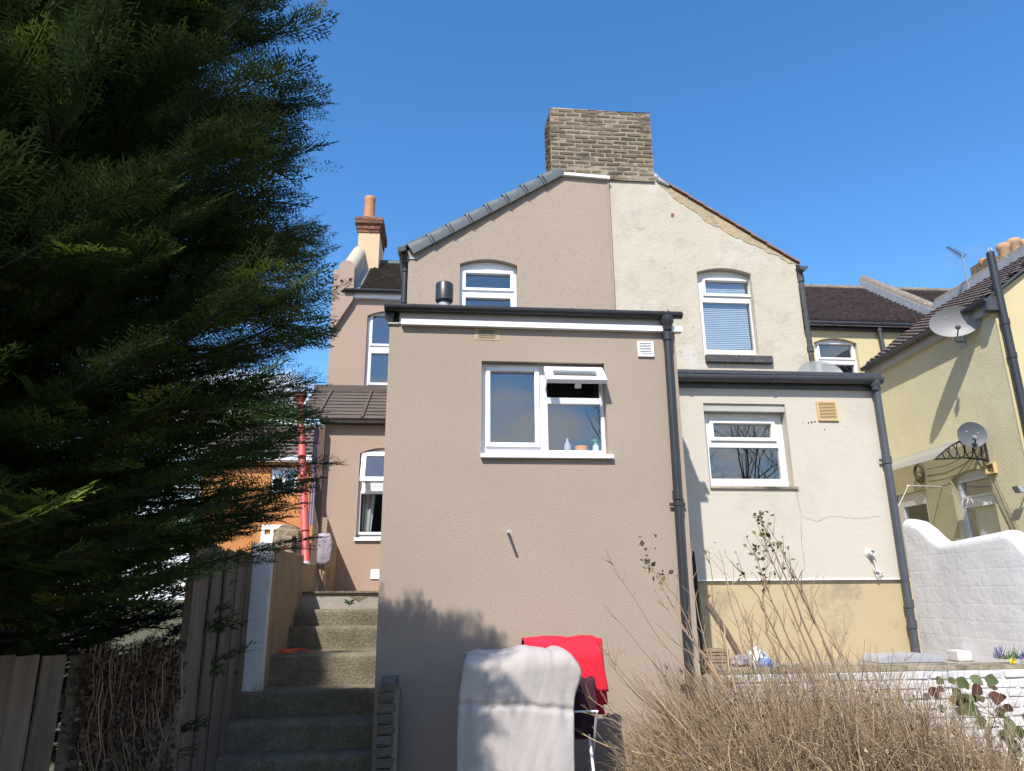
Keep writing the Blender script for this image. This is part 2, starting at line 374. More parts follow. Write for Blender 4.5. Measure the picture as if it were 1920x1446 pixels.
def place(me, name, parent, P, rot=None, scale=None):
    """A piece that shares mesh data with its likes, child of parent."""
    o = bpy.data.objects.new(name, me); COL.objects.link(o); o.parent = parent
    o.location = Vector(P)-root_loc(parent)
    if rot: o.rotation_euler = rot
    if scale: o.scale = scale
    return o
def rect(u0, u1, v0, v1): return [(u0, v0), (u1, v0), (u1, v1), (u0, v1)]
def arch(u0, u1, v0, v1, rise, n=10):
    if rise <= 0: return rect(u0, u1, v0, v1)
    pts = [(u0, v0), (u1, v0)]
    for k in range(n+1):
        t = k/n; pts.append((u1+(u0-u1)*t, v1+rise*4*t*(1-t)))
    return pts
def brick_meshes(L, H, D, m, n=5, jit=.004, bev=.006):
    out = []
    for k in range(n):
        b = B().box(-L/2, L/2, -D/2, D/2, -H/2, H/2)
        o = b.build('brick', m, None, bev=bev, jit=jit); out.append(o.data); bpy.data.objects.remove(o)
    return out

# ------------------------------------------------------------------ windows, pipes, gutters
def window(house, T, u0, u1, v0, v1, rise=0, reveal=.09, panes=(), sash=.042, m=M_upvc, room=.7, frame_only=False, name='window', open_panes=()):
    W0, W1 = -reveal-.06, -reveal
    holes = [rect(*p) for p in list(panes)+list(open_panes)]
    fr = B().slab(T, arch(u0+.002, u1-.002, v0+.002, v1, rise-.003 if rise else 0), holes, W0, W1).build(name, m, house, bev=.004)
    for p in panes:
        a, b_, c, d = p
        g = .008
        B().slab(T, rect(a-sash, b_+sash, c-sash, d+sash), [rect(a, b_, c, d)], W1+.001, W1+.022).build('sash', m, fr, bev=.004)
        B().tbox(T, a-g, b_+g, c-g, d+g, W1-.034, W1-.028).build('pane', M_glass, fr)
    if room:
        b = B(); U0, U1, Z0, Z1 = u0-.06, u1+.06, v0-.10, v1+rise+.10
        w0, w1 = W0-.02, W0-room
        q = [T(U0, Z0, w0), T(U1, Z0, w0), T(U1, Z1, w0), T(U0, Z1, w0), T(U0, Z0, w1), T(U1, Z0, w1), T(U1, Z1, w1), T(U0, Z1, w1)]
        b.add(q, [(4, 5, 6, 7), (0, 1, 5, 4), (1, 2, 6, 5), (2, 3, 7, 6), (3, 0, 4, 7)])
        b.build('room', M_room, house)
    return fr
def halfround(r, t=.006, n=10):
    o = [(r*math.cos(PI+PI*k/n), r*math.sin(PI+PI*k/n)) for k in range(n+1)]
    i = [((r-t)*math.cos(PI+PI*k/n), (r-t)*math.sin(PI+PI*k/n)) for k in range(n, -1, -1)]
    return [(-r, .012)] + o + [(r, .012)] + [(r-t, .012)] + i + [(-(r-t), .012)]
def gutter(parent, A, Bp, r, m, brackets=(), cap=True, side=(0, 1, 0), name='gutter'):
    A, Bp = Vector(A), Vector(Bp); d = (Bp-A).normalized()
    g = B(); g.sweep(halfround(r), A, Bp, side, (0, 0, 1))
    if cap:
        full = [(r*math.cos(PI+PI*k/10), r*math.sin(PI+PI*k/10)) for k in range(11)]
        g.sweep(full, A-d*.004, A+d*.004, side, (0, 0, 1)); g.sweep(full, Bp-d*.004, Bp+d*.004, side, (0, 0, 1))
    o = g.build(name, m, parent, smooth=True)
    for t in brackets:
        P = A.lerp(Bp, t)
        B().sweep(halfround(r+.007, .009), P-d*.014, P+d*.014, side, (0, 0, 1)).build('bracket', m, o, smooth=True)
    return o
def pipe(parent, pts, r, m, collars=(), clips=(), name='downpipe', n=14):
    o = B().tube(pts, r, n).build(name, m, parent, smooth=True)
    A, Z = Vector(pts[-2]), Vector(pts[-1])
    d = (Z-A).normalized()
    for t in collars:
        P = A.lerp(Z, t); B().lathe(P, d, [(r+.002, -.045), (r+.009, -.04), (r+.009, .04), (r+.002, .045)], n).build('collar', m, o, smooth=True)
    for t in clips:
        P = A.lerp(Z, t)
        b = B().lathe(P, d, [(r+.001, -.018), (r+.006, -.016), (r+.006, .016), (r+.001, .018)], n)
        b.box(P.x-r-.035, P.x+r+.035, P.y+r*.5, P.y+r*.5+.008, P.z-.015, P.z+.015); b.build('clip', m, o, smooth=True)
    return o
def louvre(parent, T, u0, u1, v0, v1, m, n, mdark, name='vent', w=.02):
    f = B().slab(T, rect(u0, u1, v0, v1), [rect(u0+.022, u1-.022, v0+.022, v1-.022)], .001, w).build(name, m, parent, bev=.003)
    B().tbox(T, u0+.02, u1-.02, v0+.02, v1-.02, .0015, .004).build('back', mdark, f)
    h = (v1-v0-.044)/n
    for k in range(n):
        z = v0+.022+h*(k+.5)
        a, b = z-h*.36, z+h*.30
        B().hexa([T(u0+.022, a, .015), T(u1-.022, a, .015), T(u1-.022, a, .0185), T(u0+.022, a, .0185),
                  T(u0+.022, b, .006), T(u1-.022, b, .006), T(u1-.022, b, .0095), T(u0+.022, b, .0095)]).build('slat', m, f)
    return f
def tiles(parent, P0, U, W, lu, lw, pu, pw, m, keep=None, name='roof_tiles', amp=.02, thick=.014, seed=1):
    """Courses of roll tiles over a pitched plane: P0 eave corner, U along eave, W up the slope."""
    r = random.Random(seed)
    U, W = Vector(U).normalized(), Vector(W).normalized(); N = U.cross(W)
    if N.z < 0: N = -N
    b = B(); nu, nw = int(lu/pu), int(lw/pw); prof = [0, .55, 1, .55, 0, -.1]
    for j in range(nw):
        for i in range(nu):
            base = P0+U*((i+(.5 if j % 2 else 0))*pu)+W*(j*pw)
            if keep and not keep(base): continue
            js = r.uniform(-.006, .006); o = len(b.v); k = len(prof)
            for q in range(k):
                x = pu*q/(k-1); h = amp*prof[q]
                b.v.append(base+U*x+W*js+N*(h)); b.v.append(base+U*x+W*js+N*(h+thick)); b.v.append(base+U*x+W*(pw*1.1)+N*(h-.004))
            for q in range(k-1):
                a = o+q*3; c = a+3
                b.f.append((a, c, c+1, a+1)); b.f.append((a+1, c+1, c+2, a+2))
    o = b.build(name, m, parent); o['kind'] = 'stuff'; return o

# ================================================================== GROUND AND TERRACES
EY, WY, MY, LY, CY = 6.40, 8.85, 12.5, 11.3, 7.55       # distance of each wall plane
struct(B().box(-300, 300, -300, 300, -.3, 0), 'ground', M_ground)
struct(B().box(2.26, 8.0, 6.42, 8.84, .004, .88), 'terrace', M_yard)
struct(B().box(-1.74, -.60, 8.72, 12.4, .004, 1.60), 'yard', M_yard)
struct(B().box(8.0, 14, 5.0, 9.2, .004, .9), 'side_yard', M_yard)

# ================================================================== BROWN HOUSE
T = frameY(EY)
bh = thing('brown_house', 'brown roughcast terraced house with flat-topped rear extension and white windows', 'house', (0, 8.0, 0))
XL, XR = -.556, 2.20
etop = at(900, 612, EY).z                                # top of the rendered face
wx0, wx1 = at(903, 770, EY).x, at(1137, 770, EY).x
wz0, wz1 = at(1020, 851, EY).z, at(1020, 679, EY).z
B().slab(T, rect(XL, XR, -.05, etop), [rect(wx0, wx1, wz0, wz1)], -.17, 0).build('extension_wall', M_brown, bh)
B().box(XL, XL+.17, EY+.17, WY, -.05, etop+.25).build('extension_wall', M_brown, bh)
B().box(XR-.17, XR, EY+.17, WY, -.05, etop+.25).build('extension_wall', M_brown, bh)
# flat roof, fascia, trim
rz = etop+.10
B().hexa([(XL, EY-.02, rz+.02), (XR, EY-.02, rz+.02), (XR, WY-.01, rz+.44), (XL, WY-.01, rz+.44), (XL, EY-.02, rz+.06), (XR, EY-.02, rz+.06), (XR, WY-.01, rz+.48), (XL, WY-.01, rz+.48)]).build('extension_roof', M_blackold, bh)
B().box(XL+.09, XR-.02, EY-.018, EY+.16, etop+.002, rz+.018).build('fascia', M_fascia, bh)
a, b_ = at(752, 604, EY-.05), at(1279, 617, EY-.05)
B().sweep([(0, 0), (.075, 0), (.075, .012), (.012, .02), (.012, .048), (0, .052)], (a.x, EY-.055, a.z-.02), (b_.x, EY-.055, b_.z-.028), (0, 1, 0), (0, 0, 1)).build('trim', M_whitemetal, bh)
B().tbox(T, XL-.012, XL+.085, etop-.004, etop+.012, -.2, .02).build('cap_strip', M_fascia, bh)
B().hexa([(XL-.05, EY-.03, etop+.09), (XL+.03, EY-.03, etop+.03), (XL+.03, EY+.12, etop+.03), (XL-.05, EY+.12, etop+.09), (XL-.05, EY-.03, etop+.2), (XL+.07, EY-.03, etop+.2), (XL+.07, EY+.12, etop+.2), (XL-.05, EY+.12, etop+.2)]).build('eaves_box', M_blackpl, bh)
GYE = EY-.066
ga, gb = at(722, 574, GYE), at(1277, 590, GYE)
g1 = gutter(bh, ga, gb, .046, M_blackpl, [.095, .365, .62, .93])
# outlet, spike of leaves on it, downpipe
o1 = at(1250, 598, GYE)
B().lathe(o1+V(0, 0, .0), (0, 0, -1), [(.066, -.02), (.066, .035), (.05, .06), (.043, .12)], 14).build('outlet', M_blackpl, g1, smooth=True)
B().lathe(o1+V(.015, 0, .01), (0.1, 0, 1), [(.05, 0), (.03, .03), (.006, .085)], 6).build('leaf_guard', M_blackpl, g1)
pt, pb = at(1243.5+9, 650, GYE+.01), at(1287.5+9, 1345, GYE+.01)
pb = V(pb.x, pb.y, .02)
d0 = V(pt.x, pt.y, o1.z-.10)
pipe(bh, [d0, pb], .038, M_blackpl, [.02, .40], [.42, .80])
# window of the extension
sill = B().sweep([(0, 0), (.13, 0), (.13, .05), (0, .04)], (at(901, 858, EY).x, EY-.045, at(1020, 860.5, EY).z), (at(1149, 858, EY).x, EY-.045, at(1020, 860.5, EY).z), (0, 1, 0), (0, 0, 1))
ez = lambda y: at(1020, y, EY+.08).z
ex = lambda x, y=770: at(x, y, EY+.08).x
fr = window(bh, T, wx0, wx1, wz0, wz1, 0, .085, panes=[(ex(919), ex(1003), ez(831), ez(698)), ], open_panes=[(ex(1027), ex(1127), ez(844), ez(757)), (ex(1026), ex(1127), ez(745), ez(700))], room=1.2)
sill.build('sill', M_upvc, fr, bev=.004)
B().tbox(T, ex(1027)-.006, ex(1127)+.006, ez(844)-.006, ez(757)+.006, -.118, -.112).build('pane', M_glass, fr)
# trickle vents
for (px0, px1, py) in ((933, 990, 690.5), (1048, 1104, 690.5)):
    B().tbox(T, ex(px0), ex(px1), ez(py)-.012, ez(py)+.012, -.085, -.066).build('trickle_vent', M_upvc, fr, bev=.004)
# open top light: hinged along its top edge, pushed out
hx0, hx1, hz = ex(1020), ex(1131), ez(696)
L = .265; ang = R(47)
dn = V(0, -math.sin(ang), -math.cos(ang)); nn = V(0, -math.cos(ang), math.sin(ang))
TS = lambda u, v, w_: V(u, EY+.07, hz)+dn*v+nn*w_
sb = B().slab(TS, rect(hx0, hx1, 0, L), [rect(hx0+.075, hx1-.075, .075, L-.07)], 0, .05).build('open_sash', M_upvc, fr, bev=.005)
B().tbox(TS, hx0+.07, hx1-.07, .07, L-.065, .022, .028).build('pane', M_glass, fr)
B().obox(TS((hx0+hx1)/2+.02, L-.03, -.03), (.03, 0, 0), dn*.012, nn*.03).build('handle', M_upvc, fr, bev=.004)
for hx in (hx0+.02, hx1-.02):
    B().tube([V(hx, EY+.08, hz-.2), TS(hx, L*.6, 0)], .006, 6).build('stay', M_steel, fr)
# vents, overflow
louvre(bh, T, at(1195, 655, EY).x, at(1225, 655, EY).x, at(1210, 670, EY).z, at(1210, 641, EY).z, M_upvc, 7, M_ventdark)
ab = B().slab(T, rect(at(890, 627, EY).x, at(936, 627, EY).x, at(913, 638, EY).z, at(913, 616, EY).z), [], -.02, .004).build('air_brick', M_airbrick, bh, bev=.002)
ax0, ax1, az0, az1 = at(890, 627, EY).x, at(936, 627, EY).x, at(913, 638, EY).z, at(913, 616, EY).z
nb = B()
for i in range(9):
    for s_ in (1, -1):
        c = ax0+.045+(ax1-ax0-.09)*i/8; dz = (az1-az0)*.36
        nb.hexa([T(c-s_*.018-.003, (az0+az1)/2-dz, .004), T(c-s_*.018+.003, (az0+az1)/2-dz, .004), T(c-s_*.018+.003, (az0+az1)/2-dz, .008), T(c-s_*.018-.003, (az0+az1)/2-dz, .008),
                 T(c+s_*.018-.003, (az0+az1)/2+dz, .004), T(c+s_*.018+.003, (az0+az1)/2+dz, .004), T(c+s_*.018+.003, (az0+az1)/2+dz, .008), T(c+s_*.018-.003, (az0+az1)/2+dz, .008)])
nb.build('mesh_grille', M_coping, ab)
for c in (ax0+.022, ax1-.022): B().lathe(T(c, (az0+az1)/2, .004), (0, -1, 0), [(.006, 0), (.005, .004)], 8).build('screw', M_black, ab)
op = at(953, 998, EY)
B().lathe(V(op.x, EY+.02, op.z), (0.0, -1, -.04), [(.0125, 0), (.0125, .185), (.0095, .185), (.0095, .16)], 12).build('overflow_pipe', M_upvc, bh, smooth=True)
# flue on the extension roof
fy = 7.55; fc = at(833, 560, fy); fr_ = at(850, 545, fy).x-fc.x
fz0, fz1 = at(833, 571, fy).z, at(833, 533, fy).z
fl = B().lathe(V(fc.x, fy, rz+.05), (0, 0, 1), [(fr_*.72, 0), (fr_*.70, fz0-rz-.02), (fr_*.62, fz0-rz)], 16).build('flue_pipe', M_lead, bh, smooth=True)
B().lathe(V(fc.x, fy, at(833, 565, fy).z), (0, 0, 1), [(fr_*.70, -.03), (fr_, .0), (fr_, fz1-at(833, 565, fy).z-.012), (fr_*.93, fz1-at(833, 565, fy).z), (0.02, fz1-at(833, 565, fy).z+.004)], 20).build('flue_cowl', M_blackpl, fl, smooth=True)

# rear wing with the gable
TW = frameY(WY)
e0 = at(767, 466, WY); gp = at(1044, 327, WY); g2 = at(1142, 333, WY)
WX1 = 2.245
vx0, vx1 = at(862, 540, WY).x, at(970, 540, WY).x
vz1, vrise = at(915, 496, WY).z, at(915, 486, WY).z-at(915, 496, WY).z
vz0 = vz1-1.28
B().slab(TW, [(XL, 0), (WX1, 0), (WX1, g2.z), (gp.x, gp.z), (XL, e0.z-.03)], [arch(vx0, vx1, vz0, vz1, vrise)], -.2, 0).build('gable_wall', M_brown, bh)
B().box(XL, XL+.2, WY+.2, MY, 0, e0.z-.08).build('wing_wall', M_brown2, bh)
B().tbox(TW, WX1-.03, WX1-.002, 4.6, g2.z, .0005, .012).build('edge_bead', M_brown2, bh)
wz_ = lambda y: at(915, y, WY+.09).z
wx_ = lambda x: at(x, 540, WY+.09).x
f2 = window(bh, TW, vx0, vx1, vz0, vz1, vrise, .09, panes=[(wx_(873), wx_(957), wz_(541), wz_(514)), (wx_(873), wx_(957), vz0+.1, wz_(560))], room=.8)
B().tbox(TW, wx_(895), wx_(934), wz_(508.5)-.008, wz_(508.5)+.008, -.09, -.078).build('trickle_vent', M_upvc, f2, bev=.003)
B().tbox(TW, vx0-.03, vx1+.03, vz0-.05, vz0, -.1, .04).build('sill', M_upvc, f2)
# white trim under the chimney
ta, tb = at(1046, 325, WY-.05), at(1143, 333, WY-.05)
B().sweep([(0, 0), (.07, 0), (.07, .012), (.01, .012), (.01, .038), (0, .042)], (ta.x, WY-.055, ta.z-.015), (tb.x, WY-.055, tb.z-.02), (0, 1, 0), (0, 0, 1)).build('trim', M_whitemetal, bh)
# wing roof slopes
RL = V(XL-.12, WY-.02, e0.z-.02); RT = V(gp.x+.05, WY-.02, gp.z+.06)
sl = (RT-RL)
for dz_ in (0,):
    B().hexa([RL, RT, RT+V(0, 3.7, 0), RL+V(0, 3.7, 0), RL+V(0, 0, .03), RT+V(0, 0, .03), RT+V(0, 3.7, .03), RL+V(0, 3.7, .03)]).build('roof', M_grey, bh)
# dry-verge caps climbing the gable
p0 = at(768, 462, WY-.03); p1 = at(1046, 316, WY-.03)
d = (p1-p0); d.y = 0; n_caps = 8
ud = d.normalized(); un = V(-ud.z, 0, ud.x)
for k in range(n_caps):
    A = p0+d*(k/n_caps)-ud*.02; Z = p0+d*((k+1)/n_caps)+ud*.03
    b = B(); secs = []
    for q in range(7):
        t = q/6; P = A.lerp(Z, t)
        taper = 1-.24*t                                        # wide at the lower end, tucks under the next
        bow = .02*math.sin(PI*t)*0
        prof = [(.0, -.125*taper), (-.012, -.03), (-.006, .028*taper), (.018, .052*taper), (.07, .06*taper), (.14, .056*taper), (.14, .03), (.012, .02), (.006, -.12*taper)]
        secs.append([V(P.x, WY-.045-.012*taper, P.z)+V(0, s_-.014*(1-t), 0)+un*(h+.020*(1-t)-.034) for s_, h in prof])
    o = len(b.v); m_ = len(secs[0])
    for sct in secs: b.v += sct
    for i in range(6):
        for j in range(m_):
            b.f.append((o+i*m_+j, o+i*m_+(j+1) % m_, o+(i+1)*m_+(j+1) % m_, o+(i+1)*m_+j))
    b.f.append(tuple(range(o, o+m_))[::-1]); b.f.append(tuple(range(o+6*m_, o+7*m_)))
    cap = b.build('verge_tile', M_grey, bh, smooth=True)
    if k: B().obox(A+ud*.035+V(0, -.052-.012, 0)-un*.062, ud*.004, (0, .004, 0), un*.070).build('joint_rib', M_blackpl, cap)
    if k == 0:
        for q in (.03, .09):
            B().lathe(A+ud*(.01+q)+V(0, -.02, 0)-un*.09, (0, -1, 0), [(.012, 0), (.010, .012), (.004, .016)], 8).build('fixing', M_whitemetal, cap)
# wing gutter seen end-on and its downpipe
gx = at(757, 474, WY).x
gz = at(757, 470, WY).z
gw = gutter(bh, V(gx-.02, WY-.10, gz), V(gx-.02, MY-.1, gz+.03), .06, M_blackpl, [.04], side=(1, 0, 0))
B().tube([V(gx, WY+.0, gz-.05), V(gx+.0, WY+.05, gz-.16), V(gx+.02, WY+.08, gz-.28)], .035, 10).build('swan_neck', M_blackpl, gw, smooth=True)
pipe(bh, [V(gx+.02, WY+.08, gz-.2), V(gx+.02, WY+.08, 4.5)], .037, M_blackpl, [.03, .37])
B().tbox(TW, XL-.012, XL+.13, e0.z-.16, e0.z-.135, -.02, .015).build('cap_strip', M_fascia, bh)
B().box(XL-.10, XL+.02, WY+.01, MY, e0.z-.2, e0.z-.03).build('soffit', M_blackpl, bh)

# main rear wall (upper) and its roof
TM = frameY(MY)
mx0 = at(618, 650, MY).x
ux0, ux1 = at(686, 650, MY).x, at(686, 650, MY).x+.80
uz0, uz1 = at(700, 726, MY).z, at(700, 592, MY).z
urise = .10
lx0, lx1 = at(671, 930, LY).x, at(671, 930, LY).x+.74
lz0, lz1 = at(690, 1008, LY).z, at(690, 850, LY).z
mtop = at(700, 562, MY).z
B().slab(TM, [(mx0, 0), (XL, 0), (XL, mtop), (mx0, mtop)], [arch(ux0, ux1, uz0, uz1, urise)], -.2, 0).build('main_wall', M_brown2, bh)
mz = lambda y: at(700, y, MY+.09).z
mxx = lambda x: at(x, 650, MY+.09).x
f3 = window(bh, TM, ux0, ux1, uz0, uz1, urise, .09, panes=[(mxx(697), ux1-.10, mz(718), mz(663)), (mxx(697), ux1-.10, mz(645), mz(592))], room=.8)
B().tbox(TM, ux0-.02, ux1+.03, uz0-.045, uz0, -.1, .04).build('sill', M_upvc, f3)
# corbelled party end with a round top
cx0, cx1, cxm = at(624, 520, MY-.1).x, at(664, 520, MY-.1).x, at(634, 520, MY-.1).x
ct, cs = at(648, 488, MY-.1).z, at(628, 505, MY-.1).z
TC = frameY(MY-.1)
rr = (cx1-cxm)/2
sh = [(cx0, at(640, 600, MY-.1).z), (cx1, at(640, 545, MY-.1).z)]
sh = [(cx0, mtop-.6), (cx0+.08, mtop-.6), (cx1, mtop-.05), (cx1, ct-rr)] + [(cxm+rr+rr*math.cos(PI*k/12), ct-rr+rr*math.sin(PI*k/12)) for k in range(1, 12)] + [(cxm, ct-rr), (cxm, cs), (cx0, cs)]
B().slab(TC, sh, [], -.32, 0).build('party_end', M_brown2, bh)
# fascia and gutter of the main roof
fz = at(700, 552, MY-.06).z
B().box(at(649, 553, MY).x, XL-.06, MY-.07, MY-.002, mtop+.004, at(700, 546, MY-.06).z).build('fascia', M_upvc, bh)
ga = at(646, 543, MY-.13); gb = at(752, 546, MY-.13)
gutter(bh, ga, gb, .05, M_blackpl, [.14, .9])
# main roof: roll tiles from eave to ridge, 36 degrees
PW = V(0, math.cos(R(37)), math.sin(R(37)))
P0 = V(at(662, 543, MY-.1).x, MY-.1, ga.z+.02)
rlen = 2.35
B().hexa([P0+V(-.2, 0, -.06), P0+V(2.6, 0, -.06), P0+V(2.6, 0, -.06)+PW*rlen, P0+V(-.2, 0, -.06)+PW*rlen, P0+V(-.2, 0, -.01), P0+V(2.6, 0, -.01), P0+V(2.6, 0, -.01)+PW*rlen, P0+V(-.2, 0, -.01)+PW*rlen]).build('roof_deck', M_lead, bh)
tiles(bh, P0+V(.12, 0, 0), (1, 0, 0), PW, 2.2, rlen, .115, .105, M_slateroof, amp=.020, thick=.040, seed=3)
rg = P0+PW*rlen
B().tube([rg+V(-.1, 0, .02), rg+V(2.6, 0, .02)], .08, 10).build('ridge_tiles', M_blackold, bh, smooth=True)
# rounded party coping running up to the small chimney, with lead beneath
c0 = V((cxm+cx1)/2, MY+.1, ct-.13); c1 = c0+PW*1.75+V(0, 0, .02)
B().tube([c0, c1], .15, 16).build('coping', M_creamcop, bh, smooth=True)
B().hexa([c0+V(-.15, 0, -.6), c0+V(.14, 0, -.6), c1+V(.14, 0, -.6), c1+V(-.15, 0, -.6), c0+V(-.15, 0, -.02), c0+V(.14, 0, -.02), c1+V(.14, 0, -.02), c1+V(-.15, 0, -.02)]).build('party_wall', M_lead, bh)
# small chimney: rendered shaft, oversailing brick courses, pot
KY = 13.85
k0, k1 = at(671, 460, KY).x, at(711, 460, KY).x
kb, kt = at(690, 500, KY).z, at(690, 437, KY).z
sc_ = B().box(k0, k1, KY, KY+.95, kb-.5, kt).build('small_chimney', M_chimrend, bh)
zz = kt
pxs = [(671, 712, 437, 431), (669, 714, 431, 422), (665, 719, 422, 416), (665, 719, 416, 410)]
for (pa, pb_, ya, yb) in pxs:
    xa, xb = at(pa, 430, KY).x, at(pb_, 430, KY).x; za, zb = at(690, ya, KY).z, at(690, yb, KY).z
    ov = (k0-xa)
    B().box(xa+.012, xb-.012, KY-ov+.012, KY+.95+ov, za, zb).build('mortar_bed', M_mortar, sc_)
    nbk = 4; wbk = (xb-xa)/nbk
    for i in range(nbk):
        B().box(xa+i*wbk+.004, xa+(i+1)*wbk-.004, KY-ov, KY-ov+.1, za+.006, zb-.006).build('brick', M_redbrick, sc_, bev=.004, jit=.002)
    for i in range(4):
        ya_ = KY-ov+.12+i*.24
        B().box(xb-.09, xb, ya_, ya_+.22, za+.006, zb-.006).build('brick', M_redbrick, sc_, bev=.004, jit=.002)
f0, f1 = at(676, 405, KY).x, at(709, 405, KY).x; fz0_, fz1_ = at(690, 410, KY).z, at(690, 401, KY).z
B().box(f0, f1, KY+.06, KY+.8, fz0_, fz1_).build('flaunching', M_coping, sc_, bev=.03)
pr = (at(703.5, 385, KY+.2).x-at(683, 385, KY+.2).x)/2; pcx = at(693, 385, KY+.2).x
h_ = at(693, 369, KY+.2).z-fz1_
B().lathe(V(pcx, KY+.25, fz1_), (0, 0, 1), [(pr*1.04, -.02), (pr*.95, h_*.8), (pr*1.03, h_*.86), (pr*1.05, h_*.95), (pr*.97, h_), (pr*.8, h_), (pr*.8, h_-.15)], 20).build('chimney_pot', M_pot, sc_, smooth=True)

# ground floor lean-to in front of the main wall
TL = frameY(LY)
llx = at(601, 900, LY).x
ltop = at(660, 797, LY).z
B().slab(TL, rect(llx, XL, 0, ltop), [arch(lx0, lx1, lz0, lz1, .09)], -.2, 0).build('lean_to_wall', M_brown2, bh)
B().box(llx, llx+.2, LY+.2, MY, 0, ltop).build('lean_to_wall', M_brown2, bh)
lz_ = lambda y: at(690, y, LY+.09).z
lx_ = lambda x: at(x, 930, LY+.09).x
f4 = window(bh, TL, lx0, lx1, lz0, lz1, .09, .09, panes=[(lx_(677), lx1-.09, lz_(998), lz_(926))], open_panes=[(lx_(679), lx1-.09, lz_(905), lz_(855))], room=.8)
B().tbox(TL, lx0-.02, lx1+.03, lz0-.05, lz0, -.1, .04).build('sill', M_upvc, f4)
hz4 = lz_(850); ang4 = R(18); L4 = lz_(850)-lz_(910)
dn4 = V(0, -math.sin(ang4), -math.cos(ang4)); nn4 = V(0, -math.cos(ang4), math.sin(ang4))
TS4 = lambda u, v, w_: V(u, LY+.07, hz4)+dn4*v+nn4*w_
B().slab(TS4, rect(lx0+.03, lx1-.03, 0, L4), [rect(lx0+.1, lx1-.1, .07, L4-.07)], 0, .045).build('open_sash', M_upvc, f4, bev=.004)
B().tbox(TS4, lx0+.095, lx1-.095, .065, L4-.065, .02, .026).build('pane', M_glass, f4)
cb = B()
for i in range(13):
    t = i/12; u = lx0+.36+t*.3
    cb.v += [TL(u, lz0+.02, -.24-.02*math.sin(i*1.7)), TL(u, lz1+.02, -.24-.02*math.sin(i*1.7+.4))]
    if i: cb.f.append((2*i-2, 2*i, 2*i+1, 2*i-1))
cb.build('curtain', M_curtain, f4)
cb = B()
for i in range(9):
    t = i/8; u = lx0+.05+t*.16*(1)
    cb.v += [TL(u-.02*t, lz0+.02, -.25-.015*math.sin(i*1.9)), TL(u+.05*t, lz1-.45, -.25-.015*math.sin(i*1.9))]
    if i: cb.f.append((2*i-2, 2*i, 2*i+1, 2*i-1))
cb.build('curtain', M_curtain, f4)
# lean-to roof of corrugated sheet: dark gutter board, sloping sheet
la, lb = V(at(600, 797, LY-.12).x, LY-.14, ltop+.0), V(XL-.01, LY-.14, ltop+.0)
B().box(la.x, lb.x, LY-.14, LY-.003, ltop+.003, at(660, 786, LY-.13).z).build('fascia', M_darkwood, bh)
zt = at(700, 733, MY).z
zb_ = at(660, 786, LY-.15).z
lw = math.hypot(MY-LY+.13, zt-zb_)
LW = V(0, MY-LY+.13, zt-zb_).normalized()
b = B(); nx = 60; xa, xb = at(575, 733, MY).x+.15, XL-.01
for i in range(nx+1):
    pass
ny = 9
for j in range(ny):
    base = V(0, LY-.15, zb_)+LW*(lw*j/ny)
    N = V(0, -LW.z, LW.y)
    o = len(b.v)
    for x in (xa, xb):
        b.v += [V(x, 0, 0)+base, V(x, 0, 0)+base+N*.022, V(x, 0, 0)+base+LW*(lw/ny+.02)+N*.006]
    b.f += [(o, o+3, o+4, o+1), (o+1, o+4, o+5, o+2), (o+2, o+5, o+3, o)]
lr = b.build('lean_to_roof', M_corr, bh)
for x in (at(612, 760, 11.9).x, at(690, 760, 11.9).x):
    A = V(x, LY-.15, zb_)+V(0, -LW.z, LW.y)*.035; Z = A+LW*lw
    B().obox((A+Z)/2, (.018, 0, 0), (Z-A)/2, V(0, -LW.z, LW.y)*.012).build('batten', M_post, lr)
B().box(xa, xb, MY-.14, MY-.003, zt-.05, zt+.06).build('flashing', M_corr, lr)
# small vent low on the lean-to wall
louvre(bh, TL, at(695, 1076, LY).x, at(695, 1076, LY).x+.26, at(700, 1086, LY).z, at(700, 1068, LY).z, M_upvc, 4, M_fascia)

# ================================================================== BIG BRICK CHIMNEY ON THE PARTY LINE
chx0, chx1 = at(1032, 260, WY).x, at(1223, 270, WY).x
chz0, chz1 = at(1130, 336, WY).z, at(1125, 207, WY).z
bc = thing('brick_chimney', 'tall weathered brown brick chimney stack straddling the two gables', 'chimney', ((chx0+chx1)/2, WY, chz0))
CD = .46
B().box(chx0+.006, chx1-.006, WY+.001, WY+CD-.006, chz0-.002, chz1-.012).build('mortar_core', M_mortar, bc)
nc = 16; ch = (chz1-chz0)/nc
bm_st = brick_meshes(.216, ch-.014, .10, M_brick, 7, jit=.005, bev=.008)
bm_hd = brick_meshes(.104, ch-.014, .10, M_brick, 4, jit=.005, bev=.008)
Wd = chx1-chx0
for j in range(nc):
    z = chz0+(j+.5)*ch
    bow = .010*math.sin(j/nc*PI)
    x = chx0+(0 if j % 2 else -.0)
    first = True
    while x < chx1-.03:
        half = (j % 2 == 1 and first)
        Lb = .118 if half else .2285*rng.uniform(.95, 1.05)
        first = False
        if x+Lb > chx1-.05: Lb = chx1-x
        me = rng.choice(bm_hd if Lb < .16 else bm_st)
        s_ = (Lb-.010)/(.106 if Lb < .16 else .218)
        place(me, 'brick', bc, (x+Lb/2, WY+.05-.003+rng.uniform(-.003, .004)-bow*.2, z+rng.uniform(-.0035, .0035)), rot=(rng.uniform(-.012, .012), rng.uniform(-.008, .008), rng.uniform(-.012, .012)), scale=(s_, 1, 1))
        x += Lb
    # left flank
    yy = WY+.055
    for k in range(4):
        me = rng.choice(bm_hd)
        place(me, 'brick', bc, (chx0+.05-.004+rng.uniform(-.006, .006), yy+.055+k*.112, z), rot=(0, 0, PI/2), scale=(1, 1, 1))
